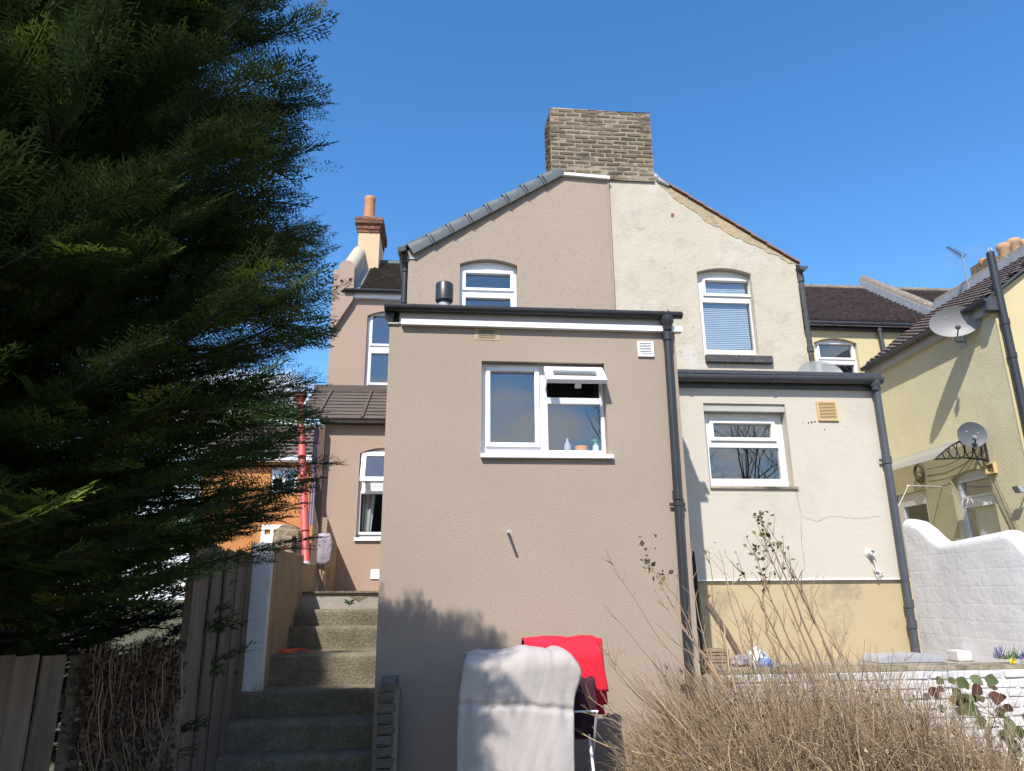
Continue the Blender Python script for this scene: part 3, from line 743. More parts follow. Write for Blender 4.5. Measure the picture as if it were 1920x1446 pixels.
B().hexa([(chx0+.01, WY, chz1-.012), (chx1-.01, WY, chz1-.012), (chx1-.01, WY+CD, chz1-.012), (chx0+.01, WY+CD, chz1-.012), (chx0+.04, WY+.03, chz1+.028), (chx1-.06, WY+.03, chz1+.012), (chx1-.06, WY+CD-.03, chz1+.012), (chx0+.04, WY+CD-.03, chz1+.028)]).build('flaunching', M_mortar, bc, jit=.008)

# ================================================================== CREAM HOUSE
chs = thing('cream_house', 'cream rendered house with peeling gable, pale rear extension and ochre plinth', 'house', (3.6, 8.0, 0))
SY = WY+.03; TG = frameY(SY)
cg0 = at(1230, 336, SY); cg1 = at(1496, 496, SY)
CX1 = at(1505, 600, SY).x
ox0, ox1 = at(1313, 590, SY).x, at(1416, 590, SY).x
oz0, oz1 = at(1370, 664, SY).z, at(1365, 512, SY).z
orise = at(1365, 503, SY).z-oz1
B().slab(TG, [(WX1+.001, 0), (CX1, 0), (CX1, cg1.z), (cg0.x, cg0.z), (WX1+.001, chz0+.004)], [arch(ox0, ox1, oz0, oz1, orise)], -.2, 0).build('gable_wall', M_cream, chs)
B().box(CX1-.2, CX1, SY+.2, MY, 0, cg1.z-.05).build('wing_wall', M_cream, chs)
oz_ = lambda y: at(1365, y, SY+.1).z
oxx = lambda x, y=600: at(x, y, SY+.1).x
f5 = window(chs, TG, ox0, ox1, oz0, oz1, orise, .10, panes=[(oxx(1319+3, 540), oxx(1404, 540), oz_(552), oz_(528))], open_panes=[(oxx(1321, 610), oxx(1410, 610), oz_(656), oz_(568))], m=M_oldwhite, room=.6)
B().tbox(TG, oxx(1321, 610)-.006, oxx(1410, 610)+.006, oz_(656)-.006, oz_(568)+.006, -.128, -.122).build('pane', M_glass, f5)
bl = B()
z = oz_(652)
while z < oz_(529):
    bl.hexa([TG(oxx(1322, 610), z, -.153), TG(oxx(1407, 610), z, -.153), TG(oxx(1407, 610), z, -.151), TG(oxx(1322, 610), z, -.151),
             TG(oxx(1322, 610), z+.0225, -.160), TG(oxx(1407, 610), z+.0225, -.160), TG(oxx(1407, 610), z+.0225, -.158), TG(oxx(1322, 610), z+.0225, -.158)])
    z += .0275
bl.build('blind', M_blind, f5)
ss = at(1322, 673, SY); se = at(1446, 674, SY)
B().tbox(TG, ss.x, se.x, at(1380, 680, SY-.05).z, at(1380, 666, SY-.05).z, -.05, .06).build('sill', M_ironpeel, f5, bev=.008)
# strip of bare mortar under the verge where the render has peeled
d = (cg1-cg0); N2 = V(-d.z, 0, d.x).normalized()
up_, lo_ = [], []
r2 = random.Random(4)
for k in range(41):
    t = k/40; P = cg0+d*t
    wdt = (.05+.11*math.sin(PI*min(1, t*1.15)) + r2.uniform(-.022, .022))*(1 if t < .97 else .3)
    up_.append((P.x, P.z)); q = P-N2*max(.02, wdt)
    lo_.append((q.x, q.z))
B().slab(TG, up_+lo_[::-1], [], .0012, .006).build('peeled_strip', M_baremortar, chs)
# edge-on tiles of the verge
nt = 9
for k in range(nt):
    A = cg0+d*((k-.03)/nt); Z = cg0+d*((k+1.06)/nt)
    P = (A+Z)/2+N2*(.022+.004*r2.random()); ax = (Z-A)/2
    tl = math.atan2(.020, ax.length*2)
    axr = ax+N2*(ax.length*math.tan(tl)*.6)
    B().obox((P.x, SY+.16, P.z), axr, (0, .20, 0), N2*.010).build('verge_tile', M_redtile, chs, jit=.003)
A, Z = cg0+V(0, 0, .03), cg1+V(.06, 0, 0)
B().hexa([A+V(-.75, .02, -.12), Z+V(0, .02, -.03), Z+V(0, 3.6, -.03), A+V(-.75, 3.6, -.12), A+V(-.75, .02, -.06), Z+V(0, .02, -.01), Z+V(0, 3.6, -.01), A+V(-.75, 3.6, -.06)]).build('roof', M_redtile, chs)
B().tube([at(1226, 330, SY+.05), at(1236, 338, SY-.02), at(1254, 349, SY-.02)], [.05, .035, .02], 8).build('lead_flashing', M_lead, chs, smooth=True)
# old gutter end and iron pipe at the right eave
ge = at(1499, 506, SY)
gx_ = CX1+.05
g5 = gutter(chs, V(gx_, SY-.12, ge.z), V(gx_, MY-.2, ge.z+.03), .062, M_ironpeel, side=(1, 0, 0))
pipe(chs, [V(gx_-.01, SY-.02, ge.z-.04), V(gx_-.0, SY-.02, 3.6)], .036, M_ironpeel, [.05, .5])
# patch hole in the render
hp = at(1261, 404, SY)
B().slab(TG, [(hp.x-.025, hp.z-.03), (hp.x+.015, hp.z-.035), (hp.x+.025, hp.z+.01), (hp.x+.022, hp.z+.032), (hp.x-.022, hp.z+.028)], [], .0006, .003).build('bare_patch', M_redbrick, chs)

# pale extension
TE = frameY(CY)
cex1 = at(1657, 780, CY).x; cex0 = 2.26
ctop = at(1460, 724, CY).z; pz = at(1500, 1087, CY).z
qx0, qx1 = at(1321, 790, CY).x, at(1472, 790, CY).x+.02
qz0, qz1 = at(1400, 913, CY).z, at(1395, 757, CY).z
B().slab(TE, rect(cex0, cex1, pz, ctop+.1), [rect(qx0, qx1, qz0, qz1)], -.18, 0).build('extension_wall', M_cream2, chs)
B().box(cex0, cex1+.03, CY+.022, CY+.18, 0, pz-.0005).build('plinth', M_plinth, chs)
B().tbox(TE, cex0, cex1+.002, pz-.006, pz+.004, -.02, .012).build('drip_bead', M_upvc, chs)
B().box(cex1-.18, cex1, CY+.18, SY-.001, 0, ctop+.1).build('extension_wall', M_cream2, chs)
B().hexa([(cex0, CY-.03, ctop+.13), (cex1+.03, CY-.03, ctop+.13), (cex1+.03, SY-.01, ctop+.36), (cex0, SY-.01, ctop+.36), (cex0, CY-.03, ctop+.17), (cex1+.03, CY-.03, ctop+.17), (cex1+.03, SY-.01, ctop+.4), (cex0, SY-.01, ctop+.4)]).build('extension_roof', M_blackold, chs)
GY2 = CY-.085
B().box(cex0, cex1, CY-.024, CY-.001, at(1460, 730, CY).z, ctop+.12).build('fascia', M_blackold, chs)
g6 = gutter(chs, V(cex0-.02, GY2, at(1300, 706, GY2).z), at(1651, 711, GY2), .062, M_blackold, [.16, .52, .955])
o6 = at(1640, 722, GY2)
B().lathe(V(o6.x, GY2, o6.z+.05), (0, 0, -1), [(.06, 0), (.06, .05), (.042, .075), (.04, .11)], 14).build('outlet', M_greypipe, g6, smooth=True)
pt = at(1647.5, 760, GY2+.02); pb = at(1718, 1238, GY2+.02)
pipe(chs, [V(pt.x, GY2+.02, o6.z-.04), V((pt.x+pb.x)/2, GY2+.02, .86)], .041, M_greypipe, [.28, .80, .87], [.28])
# extension window
qz_ = lambda y: at(1400, y, CY+.12).z
qx_ = lambda x, y=870: at(x, y, CY+.12).x
B().tbox(TE, qx0-.01, qx1-.002, at(1395, 757, CY).z-.085, qz1, -.12, -.02).build('lintel', M_fascia, chs)
f6 = window(chs, TE, qx0, qx1, qz0, qz1-.085, 0, .12, panes=[(qx_(1337, 808), qx_(1446, 808), qz_(821), qz_(795))], open_panes=[(qx_(1332), qx_(1463), qz_(898), qz_(840))], m=M_oldwhite, room=.9)
B().tbox(TE, qx_(1332)-.006, qx_(1463)+.006, qz_(898)-.006, qz_(840)+.006, -.15, -.144).build('pane', M_glass, f6)
B().tbox(TE, qx0-.0, qx1+.03, qz0-.022, qz0-.001, -.12, .025).build('sill', M_mortar, f6, jit=.004)
louvre(chs, TE, at(1531, 770, CY).x, at(1569, 770, CY).x, at(1550, 790, CY).z, at(1550, 753, CY).z, M_ventyel, 11, M_ventdark)
for (px, py, rad) in ((1506, 793, .006), (1516, 793, .010), (1522, 792, .013), (1528, 791, .011), (1546, 806, .008), (1587, 801, .005)):
    P = at(px, py, CY); B().lathe(P, (0, -1, 0), [(rad, .0006), (rad*.7, .0016)], 7).build('drill_hole', M_black, chs)
# cracks
def crack(parent, pix, Yp, m, wd=.0022, seed=0):
    r = random.Random(seed); pts = []
    for (p, q) in zip(pix[:-1], pix[1:]):
        for k in range(6):
            t = k/6; pts.append((p[0]+(q[0]-p[0])*t+r.uniform(-1.2, 1.2), p[1]+(q[1]-p[1])*t+r.uniform(-1.2, 1.2)))
    P = [at(x, y, Yp-.0012) for x, y in pts]; b = B()
    for i, p in enumerate(P):
        q = P[min(i+1, len(P)-1)]-P[max(i-1, 0)]; n = V(-q.z, 0, q.x).normalized()*wd*r.uniform(.5, 1.2)
        b.v += [p-n, p+n]
        if i: b.f.append((2*i-2, 2*i, 2*i+1, 2*i-1))
    b.build('crack', m, parent)
crack(chs, [(1492, 917), (1502, 964), (1503, 1010), (1512, 1080)], CY, M_mortar, .0024, 1)
crack(chs, [(1503, 968), (1530, 978), (1560, 968), (1600, 972), (1660, 968)], CY, M_mortar, .0020, 2)
crack(chs, [(1193, 425), (1200, 431), (1212, 425)], SY, M_mortar, .003, 3)

# ================================================================== YELLOW HOUSE
yh = thing('yellow_house', 'yellow roughcast house at the right with side wing, brown tiled roofs and door canopy', 'house', (8.5, 11, 0))
YX = 8.1; TX = frameX(YX)
NY = 9.25                                                  # near corner of the wing
ynz, yfz = 5.72, 5.66
# main rear wall with window
yx0, yx1 = at(1527, 650, MY).x, at(1607, 650, MY).x
yz1 = at(1565, 643, MY).z
B().slab(TM, rect(4.95, 13, 0, at(1600, 612, MY).z+.05), [arch(yx0, yx1, yz1-1.35, yz1, .10)], -.2, 0).build('main_wall', M_yellow2, yh)
yw = lambda y: at(1565, y, MY+.09).z
yxx = lambda x: at(x, 660, MY+.09).x
f7 = window(yh, TM, yx0, yx1, yz1-1.35, yz1, .10, .09, panes=[(yxx(1536), yxx(1597), yw(671), yw(646)), (yxx(1536), yxx(1597), yz1-1.25, yw(684))], room=.6)
# main roof
mg = at(1600, 606, MY-.13)
gutter(yh, V(4.95, MY-.13, mg.z), V(at(1712, 606, MY-.13).x, MY-.13, mg.z), .062, M_blackold, [.2, .6])
B().box(4.95, 9.6, MY-.06, MY-.002, mg.z-.12, mg.z+.03).build('fascia', M_blackold, yh)
pdx = at(1648, 620, MY-.09).x
pipe(yh, [V(pdx, MY-.10, mg.z-.05), V(pdx+.03, MY-.10, mg.z-.62)], .04, M_blackold, [.1, .9])
P0 = V(4.9, MY-.16, mg.z+.03)
def plane_hit(x, y, P, N):
    r = ray(x, y); return CAM+r*((P-CAM).dot(N)/r.dot(N))
Nn = V(0, -PW.z, PW.y)
rlen = (plane_hit(1560, 541, P0, Nn)-P0).dot(PW)
B().hexa([P0+V(0, 0, -.1), P0+V(9, 0, -.1), P0+V(9, 0, -.1)+PW*rlen, P0+V(0, 0, -.1)+PW*rlen, P0+V(0, 0, -.01), P0+V(9, 0, -.01), P0+V(9, 0, -.01)+PW*rlen, P0+V(0, 0, -.01)+PW*rlen]).build('roof_deck', M_roof2, yh)
tiles(yh, P0, (1, 0, 0), PW, 8.5, rlen, .15, .15, M_roof2, amp=.012, thick=.055, seed=5)
rg = P0+PW*rlen
B().tube([rg+V(0, 0, .0), rg+V(9, 0, .0)], .09, 8).build('ridge_tiles', M_coping, yh, smooth=True)
# party parapet between the roofs
PX = 9.73
q0 = P0+V(PX-P0.x, 0, .0)+PW*.15; q1 = P0+V(PX-P0.x, 0, 0)+PW*(rlen+.05)
B().hexa([q0+V(-.12, 0, -.1), q0+V(.12, 0, -.1), q1+V(.12, 0, -.1), q1+V(-.12, 0, -.1), q0+V(-.12, 0, .24), q0+V(.12, 0, .24), q1+V(.12, 0, .24), q1+V(-.12, 0, .24)]).build('parapet', M_lead, yh)
B().tube([q0+V(0, 0, .24), q1+V(0, 0, .24)], .105, 10).build('coping', M_coping, yh, smooth=True, jit=.006)
# wing: side wall, rear wall
sw0, sw1 = atX(1789, 940, YX), atX(1866, 940, YX)           # window, far and near edges
sz0, sz1 = 2.05, atX(1830, 888, YX).z
dw0, dw1 = atX(1682, 960, YX), atX(1742, 950, YX)
dz1 = atX(1735, 918, YX).z
B().slab(TX, [(NY, 0), (MY-.003, 0), (MY-.003, yfz+.02), (NY, ynz+.02)], [arch(sw1.y, sw0.y, sz0, sz1, .08), rect(dw1.y, dw0.y, .9, dz1)], -.22, 0).build('wing_wall', M_yellow, yh)
RP = (7.0-ynz)/(PX-8.0)
TN = frameY(NY-.002)
B().slab(TN, [(YX+.001, 0), (13, 0), (13, 6.9), (PX, 6.9), (YX+.001, ynz+.06)], [], -.2, 0).build('wing_wall', M_yellow2, yh)
B().tbox(TN, YX-.006, YX+.13, .5, ynz-.05, .0006, .02).build('corner_quoin', M_yellow2, yh)
f8 = window(yh, TX, sw1.y, sw0.y, sz0, sz1, .08, .09, panes=[(sw1.y+.11, sw0.y-.11, sz1-.30, sz1-.08)], open_panes=[(sw1.y+.10, sw0.y-.10, sz0+.1, sz1-.48)], room=.7)
B().tbox(TX, sw1.y+.09, sw0.y-.09, sz0+.09, sz1-.47, -.118, -.112).build('pane', M_glass, f8)
cb = B()
for i in range(16):
    t = i/15; u = sw1.y+.1+t*(sw0.y-sw1.y-.2)
    cb.v += [TX(u, sz0+.05, -.22-.02*math.sin(i*1.3)), TX(u, sz1-.48, -.22-.02*math.sin(i*1.3+.5))]
    if i: cb.f.append((2*i-2, 2*i, 2*i+1, 2*i-1))
cb.build('curtain', M_curtain, f8)
dr = B().slab(TX, rect(dw1.y+.004, dw0.y-.004, .9, dz1-.004), [rect(dw1.y+.13, dw0.y-.13, 1.9, dz1-.22)], -.12, -.05).build('door', M_upvc, yh, bev=.004)
B().tbox(TX, dw1.y+.12, dw0.y-.12, 1.89, dz1-.21, -.09, -.084).build('pane', M_glass, dr)
b = B(); q = [TX(dw1.y, .9, -.23), TX(dw0.y, .9, -.23), TX(dw0.y, dz1, -.23), TX(dw1.y, dz1, -.23), TX(dw1.y, .9, -.9), TX(dw0.y, .9, -.9), TX(dw0.y, dz1, -.9), TX(dw1.y, dz1, -.9)]
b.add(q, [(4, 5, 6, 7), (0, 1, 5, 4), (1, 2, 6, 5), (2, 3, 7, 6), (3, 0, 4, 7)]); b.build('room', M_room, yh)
# wing roof: mono-pitch rising to a parapet
UP = V(PX-7.98, 0, 7.0-ynz).normalized(); wl_ = (V(PX-7.98, 0, 7.0-ynz)).length-.1
E0 = V(7.98, NY-.08, ynz+.04); E1 = V(7.98, MY-.05, yfz+.04)
b = B(); q = [E0+V(0, 0, -.05), E1+V(0, 0, -.05), E1+UP*wl_+V(0, 0, -.05), E0+UP*wl_+V(0, 0, -.05)]
b.hexa(q+[p+V(0, 0, .045) for p in q]).build('wing_roof_deck', M_blackold, yh)
tiles(yh, E0, (E1-E0), UP, (E1-E0).length, wl_, .16, .16, M_roof2, amp=.022, thick=.045, seed=8)
gutter(yh, E0+V(-.035, -.02, -.03), E1+V(-.035, 0, -.03), .055, M_blackold, [.1, .5], side=(1, 0, 0))
B().hexa([V(8.02, NY-.05, ynz-.16), V(8.097, NY-.05, ynz-.16), V(8.097, MY-.05, yfz-.16), V(8.02, MY-.05, yfz-.16), V(8.02, NY-.05, ynz), V(8.097, NY-.05, ynz), V(8.097, MY-.05, yfz), V(8.02, MY-.05, yfz)]).build('fascia', M_fascia, yh)
B().hexa([V(7.93, NY-.1, ynz-.17), V(8.12, NY-.1, ynz-.17), V(8.12, NY+.02, ynz-.17), V(7.93, NY+.02, ynz-.17), V(7.93, NY-.1, ynz-.0), V(8.20, NY-.1, ynz+.09), V(8.20, NY+.02, ynz+.09), V(7.93, NY+.02, ynz)]).build('bargeboard', M_blackold, yh)
t0, t1 = E0+UP*wl_, E1+UP*wl_
B().hexa([t0+V(-.02, -.05, -.1), t0+V(.25, -.05, -.1), t1+V(.25, 0, -.1), t1+V(-.02, 0, -.1), t0+V(-.02, -.05, .16), t0+V(.25, -.05, .16), t1+V(.25, 0, .16), t1+V(-.02, 0, .16)]).build('parapet', M_lead, yh)
B().tube([t0+V(.1, -.08, .16), t1+V(.1, 0, .16)], .10, 10).build('coping', M_coping, yh, smooth=True, jit=.005)
# chimney with clay pots beyond the parapet
KY2 = 12.0
ck = at(1880, 500, KY2)
cs_ = B().box(ck.x-.45, ck.x+1.5, KY2-.25, KY2+.3, 5, at(1880, 492, KY2).z).build('chimney', M_brick, yh)
for (px, py, pr_, mm) in ((1845, 487, 8.5, M_pot), (1880, 459, 10.5, M_potpale), (1899.5, 450, 10.5, M_potpale), (1918, 452, 10, M_potpale)):
    P = at(px, py, KY2); rad = (at(px+pr_, py, KY2)-P).length
    B().lathe(V(P.x, KY2, P.z), (0, 0, 1), [(rad*.92, -.75), (rad*.9, -.12), (rad*1.04, -.1), (rad*1.04, -.02), (rad*.98, 0), (rad*.75, 0), (rad*.75, -.1)], 16).build('chimney_pot', mm, cs_, smooth=True)
# tall black soil pipe with a wire balloon at its top
PY_ = NY-.10
s0, s1 = at(1859, 474, PY_), at(1917, 770, PY_)
sx = (s0.x+s1.x)/2
sp = pipe(yh, [V(sx, PY_, s0.z), V(sx+.0, PY_, 1.0)], .056, M_blackpl, [.205, .30], name='soil_pipe')
for k in range(5):
    t = PI*k/5
    B().tube([V(sx+.04*math.cos(t)*math.cos(q), PY_+.04*math.sin(t)*math.cos(q), s0.z+.01+.075*math.sin(q)) for q in [PI*i/8 for i in range(9)]], .003, 4).build('wire', M_steel, sp)
# white vent box and its cover on the side wall
vb = atX(1860, 879, YX)
louvre(yh, TX, vb.y-.10, vb.y+.09, vb.z-.08, vb.z+.08, M_ventyel, 3, M_ventdark, w=.05)
# canopy over the door: curved sheet on two scroll brackets
cy0, cy1 = atX(1800, 840, YX-.45).y, dw0.y+.45
czw = dz1+.62
arc = [(-(.02+.85*t), czw-.02-.36*t*t) for t in [i/8 for i in range(9)]]
b = B()
for (yy) in (cy0, cy1):
    for (dx, z) in arc: b.v.append(V(YX+dx, yy, z))
for i in range(8): b.f.append((i, i+1, 9+i+1, 9+i))
cn_ = b.build('door_canopy', M_mesh, yh, smooth=True)
for yy in (cy0+.02, cy1-.02):
    b = B()
    b.tube([V(YX+dx, yy, z-.012) for dx, z in arc], .014, 6)
    b.tube([V(YX-.02, yy, czw-.02), V(YX-.02, yy, czw-.42)], .014, 6)
    b.tube([V(YX-.02, yy, czw-.40)] + [V(YX-.02-.83*t, yy, czw-.42+.06*math.sin(PI*t)) for t in (.25, .5, .75)] + [V(YX-.86, yy, czw-.385)], .012, 6)
    for t in (.15, .32, .48, .63, .77):
        zt_ = czw-.04-.36*t*t; zb2 = czw-.41+.05*math.sin(PI*t); rr_ = (zt_-zb2)/2
        if rr_ > .015:
            b.tube([V(YX-.03-.84*t+min(rr_, .07)*math.cos(q)*.9, yy, (zt_+zb2)/2+rr_*math.sin(q)) for q in [2*PI*i/12 for i in range(13)]], .009, 5, caps=False)
    b.build('bracket', M_black, cn_)

# ================================================================== RIGHT-HAND GARDEN WALLS
# lumpy white boundary wall with a waved, rounded coping, running towards the garden
BX = 5.36
gw_ = thing('garden_wall', 'lumpy white painted garden wall with waved rounded coping beside the drainpipe', 'wall', (BX, 7.0, .8))
tops = [(1690, 970), (1700, 971), (1712, 974), (1725, 984), (1742, 1001), (1757, 1012), (1772, 1012), (1800, 1006), (1840, 998), (1872, 991), (1882, 991), (1893, 997), (1908, 1012), (1922, 1030)]
prof = [atX(x, y+3, BX) for x, y in tops]
pts = [(p.y, p.z) for p in prof] + [(5.5, prof[-1].z-.45), (5.2, prof[-1].z-.55)]
pts[0] = (max(pts[0][0], 7.75), pts[0][1])
nseg = len(pts); tw = .24
b = B(); m_ = 13
for (y, z) in pts:
    b.v.append(V(BX, y, .0))
    for k in range(m_-2):
        t = PI*k/(m_-3); b.v.append(V(BX+tw/2-tw/2*math.cos(t), y, z-.10+.10*math.sin(t)))
    b.v.append(V(BX+tw, y, .0))
for i in range(nseg-1):
    for j in range(m_-1):
        b.f.append((i*m_+j, i*m_+j+1, (i+1)*m_+j+1, (i+1)*m_+j))
b.f.append(tuple(range(m_))); b.f.append(tuple(range((nseg-1)*m_, nseg*m_))[::-1])
b.build('wall', M_whitewall, gw_, smooth=True)
bk = at(1748, 1225, 7.35)
B().box(5.20, 5.352, 7.28, 7.46, .884, .99).build('brick', M_whitebrick, gw_, bev=.012, jit=.004)

# low white-painted brick retaining wall
RY = 6.20
rw = thing('retaining_wall', 'low white painted brick retaining wall behind the dry bush', 'wall', (3.8, RY, 0))
rt = at(1600, 1252, RY).z
B().box(2.3, 7.2, RY+.011, RY+.20, 0, rt-.03).build('mortar_core', M_whiteblock, rw)
B().hexa([(2.3, RY+.004, rt-.032), (5.05, RY+.004, rt-.032), (5.05, RY+.22, rt-.032), (2.3, RY+.22, rt-.032), (2.3, RY+.01, rt+.003), (5.05, RY+.01, rt-.002), (5.05, RY+.22, rt), (2.3, RY+.22, rt)]).build('coping', M_mortar, rw, jit=.003)
mm = brick_meshes(.216, .066, .10, M_whitebrick, 6, jit=.006, bev=.009)
for j in range(10):
    z = rt-.035-.0385-j*.077
    x = 2.31+(.114 if j % 2 else 0)
    while x < 6.6:
        place(rng.choice(mm), 'brick', rw, (x+.114, RY+.05+rng.uniform(-.003, .003), z+rng.uniform(-.003, .003)), rot=(rng.uniform(-.012, .012), rng.uniform(-.012, .012), rng.uniform(-.012, .012)))
        x += .228
# raised end of the wall under the flowers: rougher bricks
for j in range(1):
    x = 5.08
    while x < 6.6:
        place(rng.choice(mm), 'brick', rw, (x+.114, RY+.06+rng.uniform(-.01, .008), rt+.0), rot=(rng.uniform(-.05, .05), rng.uniform(-.03, .03), rng.uniform(-.05, .05)), scale=(1, 1.5, .9))
        x += .23
# flat grey lid lying on the wall top
lp = at(1713, 1249, RY+.25)
ll = thing('plastic_cover', 'low domed grey plastic lid lying behind the white brick wall', 'cover', (lp.x, lp.y, rt))
wl2 = at(1775, 1245, RY+.25).x-lp.x
b = B(); b.v = []
sh = [(-wl2, 0), (-wl2*.97, .02), (-wl2*.86, .058), (-wl2*.7, .066), (wl2*.7, .066), (wl2*.86, .058), (wl2*.97, .02), (wl2, 0)]
B().slab(lambda u, v, w_: V(lp.x+u, lp.y-w_, rt+.001+v), sh, [], -.32, .0).build('dome', M_lid, ll, bev=.012, smooth=True)

# dark tarred post and leaning pole in the corner by the drainpipe
po = at(1316, 1100, 6.75)
tp = thing('tarred_post', 'dark splintered timber post at the corner of the brown extension', 'post', (2.33, 6.75, .88))
z1 = at(1308, 1030, 6.75).z
B().hexa([(2.235, 6.7, .5), (2.40, 6.7, .5), (2.40, 6.82, .5), (2.235, 6.82, .5), (2.235, 6.7, z1), (2.325, 6.7, z1-.02), (2.325, 6.82, z1), (2.235, 6.82, z1)]).build('shaft', M_darkwood, tp, jit=.01)
for (yy, hw, h) in ((1012, .045, .085), (985, .03, .03), (966, .022, .04)):
    P = at(1305 if yy > 1000 else 1298, yy, 6.75)
    B().obox((2.222+hw, 6.76, P.z), (hw, 0, 0), (0, .04, 0), (0, 0, h)).build('splinter', M_darkwood, tp, jit=.01)
lpA, lpB = at(1328, 1135, 6.9), at(1392, 1240, 6.55)
tag(B().tube([lpA, (lpA+lpB)/2+V(.01, 0, .01), lpB], .028, 8).build('leaning_pole', M_post, smooth=True), 'brown wooden pole leaning against the dark post', 'pole')
# rubbish behind the wall
def blob(name, c, r, m, label, cat, seed, sq=(1, 1, 1), amp=.35):
    bm = bmesh.new(); bmesh.ops.create_icosphere(bm, subdivisions=4, radius=1)
    for v in bm.verts:
        n = noise.noise(v.co*1.6+V(seed, 0, 0))+.5*abs(noise.noise(v.co*4+V(0, seed, 0)))
        v.co = V(v.co.x*sq[0], v.co.y*sq[1], v.co.z*sq[2])*r*(1+amp*n)
    me = bpy.data.meshes.new(name); bm.to_mesh(me); bm.free(); me.materials.append(m)
    for p in me.polygons: p.use_smooth = True
    o = bpy.data.objects.new(name, me); o.location = c; COL.objects.link(o)
    return tag(o, label, cat)
blob('plastic_bag', at(1420, 1236, 6.55), .088, M_bluewhite, 'crumpled white plastic bag behind the low white wall', 'bag', 1, (1, .8, 1))
blob('plastic_bag', at(1434, 1244, 6.42), .058, M_blue, 'blue plastic bag bulging in front of the crumpled white bag', 'bag', 2, (1.2, .7, .8))
blob('plastic_bag', at(1385, 1240, 6.5), .07, M_bag, 'translucent grey plastic bag beside the tan woven crate', 'bag', 3, (1.3, .8, .7))
P = at(1490, 1246, 6.5)
tag(B().lathe(V(P.x, P.y, P.z-.05), (.9, .1, .2), [(.03, -.05), (.045, -.03), (.045, .05), (.03, .06)], 12).build('flower_pot', M_dkgreen, smooth=True), 'small dark green plastic pot tipped over behind the low wall', 'pot')
P = at(1468, 1247, 6.45)
tag(B().tube([P+V(-.05, 0, -.04), P+V(0, 0, -.03), P+V(.06, 0, -.035)], [.025, .035, .02], 8).build('plastic_bottle', M_dkgreen, smooth=True), 'dark green plastic bottle lying between blue bag and tipped pot', 'bottle')
P0_, P1_ = at(1327, 1238, 6.6), at(1367, 1217, 6.6)
cr_ = thing('woven_crate', 'small tan woven crate between dark post and leaning pole', 'crate', (P0_.x, 6.6, P0_.z-.06))
for k in range(5):
    z = P0_.z-.05+k*(P1_.z-P0_.z+.05)/5
    B().box(P0_.x, P1_.x, 6.6, 6.8, z+.003, z+(P1_.z-P0_.z+.05)/5-.004).build('slat', M_crate, cr_, jit=.004)
for x in (P0_.x+.02, P1_.x-.03):
    B().box(x, x+.018, 6.588, 6.598, P0_.z-.05, P1_.z).build('corner_strip', M_crate, cr_)

# washing line: hook on the cream wall, doubled rope running to a bracket over the door
hk = at(1628, 1037, CY)
wlz = thing('washing_line', 'doubled white rope washing line tied to a hook on the pale wall', 'washing line', (hk.x, CY, hk.z))
B().lathe(hk, (0, -1, 0), [(.045, .0006), (.045, .012), (.02, .03), (.012, .06)], 14).build('hook', M_oldwhite, wlz, smooth=True)
b = B()
for k in range(5):
    b.tube([hk+V(.030*math.cos(q)+.003*k, -.018-.012*k, .030*math.sin(q)) for q in [2*PI*i/12 for i in range(13)]], .006, 5, caps=False)
b.build('knot', M_rope, wlz, smooth=True)
te = atX(1702, 912, 7.3)
for off in (0, .05):
    A = hk+V(.0, -.03, .02); Z = te+V(off*.3, off, -off*.6)
    B().tube([A.lerp(Z, t)+V(0, 0, -.10*4*t*(1-t)*.5) for t in [i/8 for i in range(9)]], .005, 5).build('rope', M_rope, wlz, smooth=True)
b = B()
b.tube([hk+V(.01, -.03, -.02), hk+V(.035, -.03, -.10), hk+V(.05, -.028, -.19)], .006, 5)
b.tube([hk+V(.03, -.03, -.02), hk+V(.045, -.03, -.11), hk+V(.06, -.028, -.18)], .006, 5)
r3 = random.Random(3)
for k in range(9):
    c = hk+V(.055+r3.uniform(-.03, .03), -.03, -.20+r3.uniform(-.03, .03)); b.tube([c, c+V(r3.uniform(-.04, .04), r3.uniform(-.02, .01), r3.uniform(-.04, .03))], .009, 5)
b.build('rope_end', M_rope, wlz, smooth=True)
B().tube([V(YX-.01, te.y+.3, te.z+.04), te+V(0, 0, .01), te], .012, 6).build('bracket', M_oldwhite, wlz)

# pegs hung on a thin line before the side window
pgA, pgB = atX(1752, 915, 7.6), atX(1918, 955, 7.4)
pl = thing('peg_line', 'thin line with white and pink pegs before the side window', 'washing line', tuple(pgA))
B().tube([pgA.lerp(pgB, t)+V(0, 0, -.03*math.sin(PI*t)) for t in [i/8 for i in range(9)]], .0022, 4).build('line', M_rope, pl)
for k, (x, y, mm_) in enumerate(((1805, 940, M_whitemetal), (1810, 945, M_bag), (1815, 938, M_whitemetal), (1822, 939, M_whitemetal), (1808, 950, M_bag))):
    P = atX(x, y, 7.55)
    B().obox(P, (.016, .01, .004*((-1)**k)), (0, .006, 0), V(.012*((-1)**k), 0, .032)).build('peg', mm_, pl)

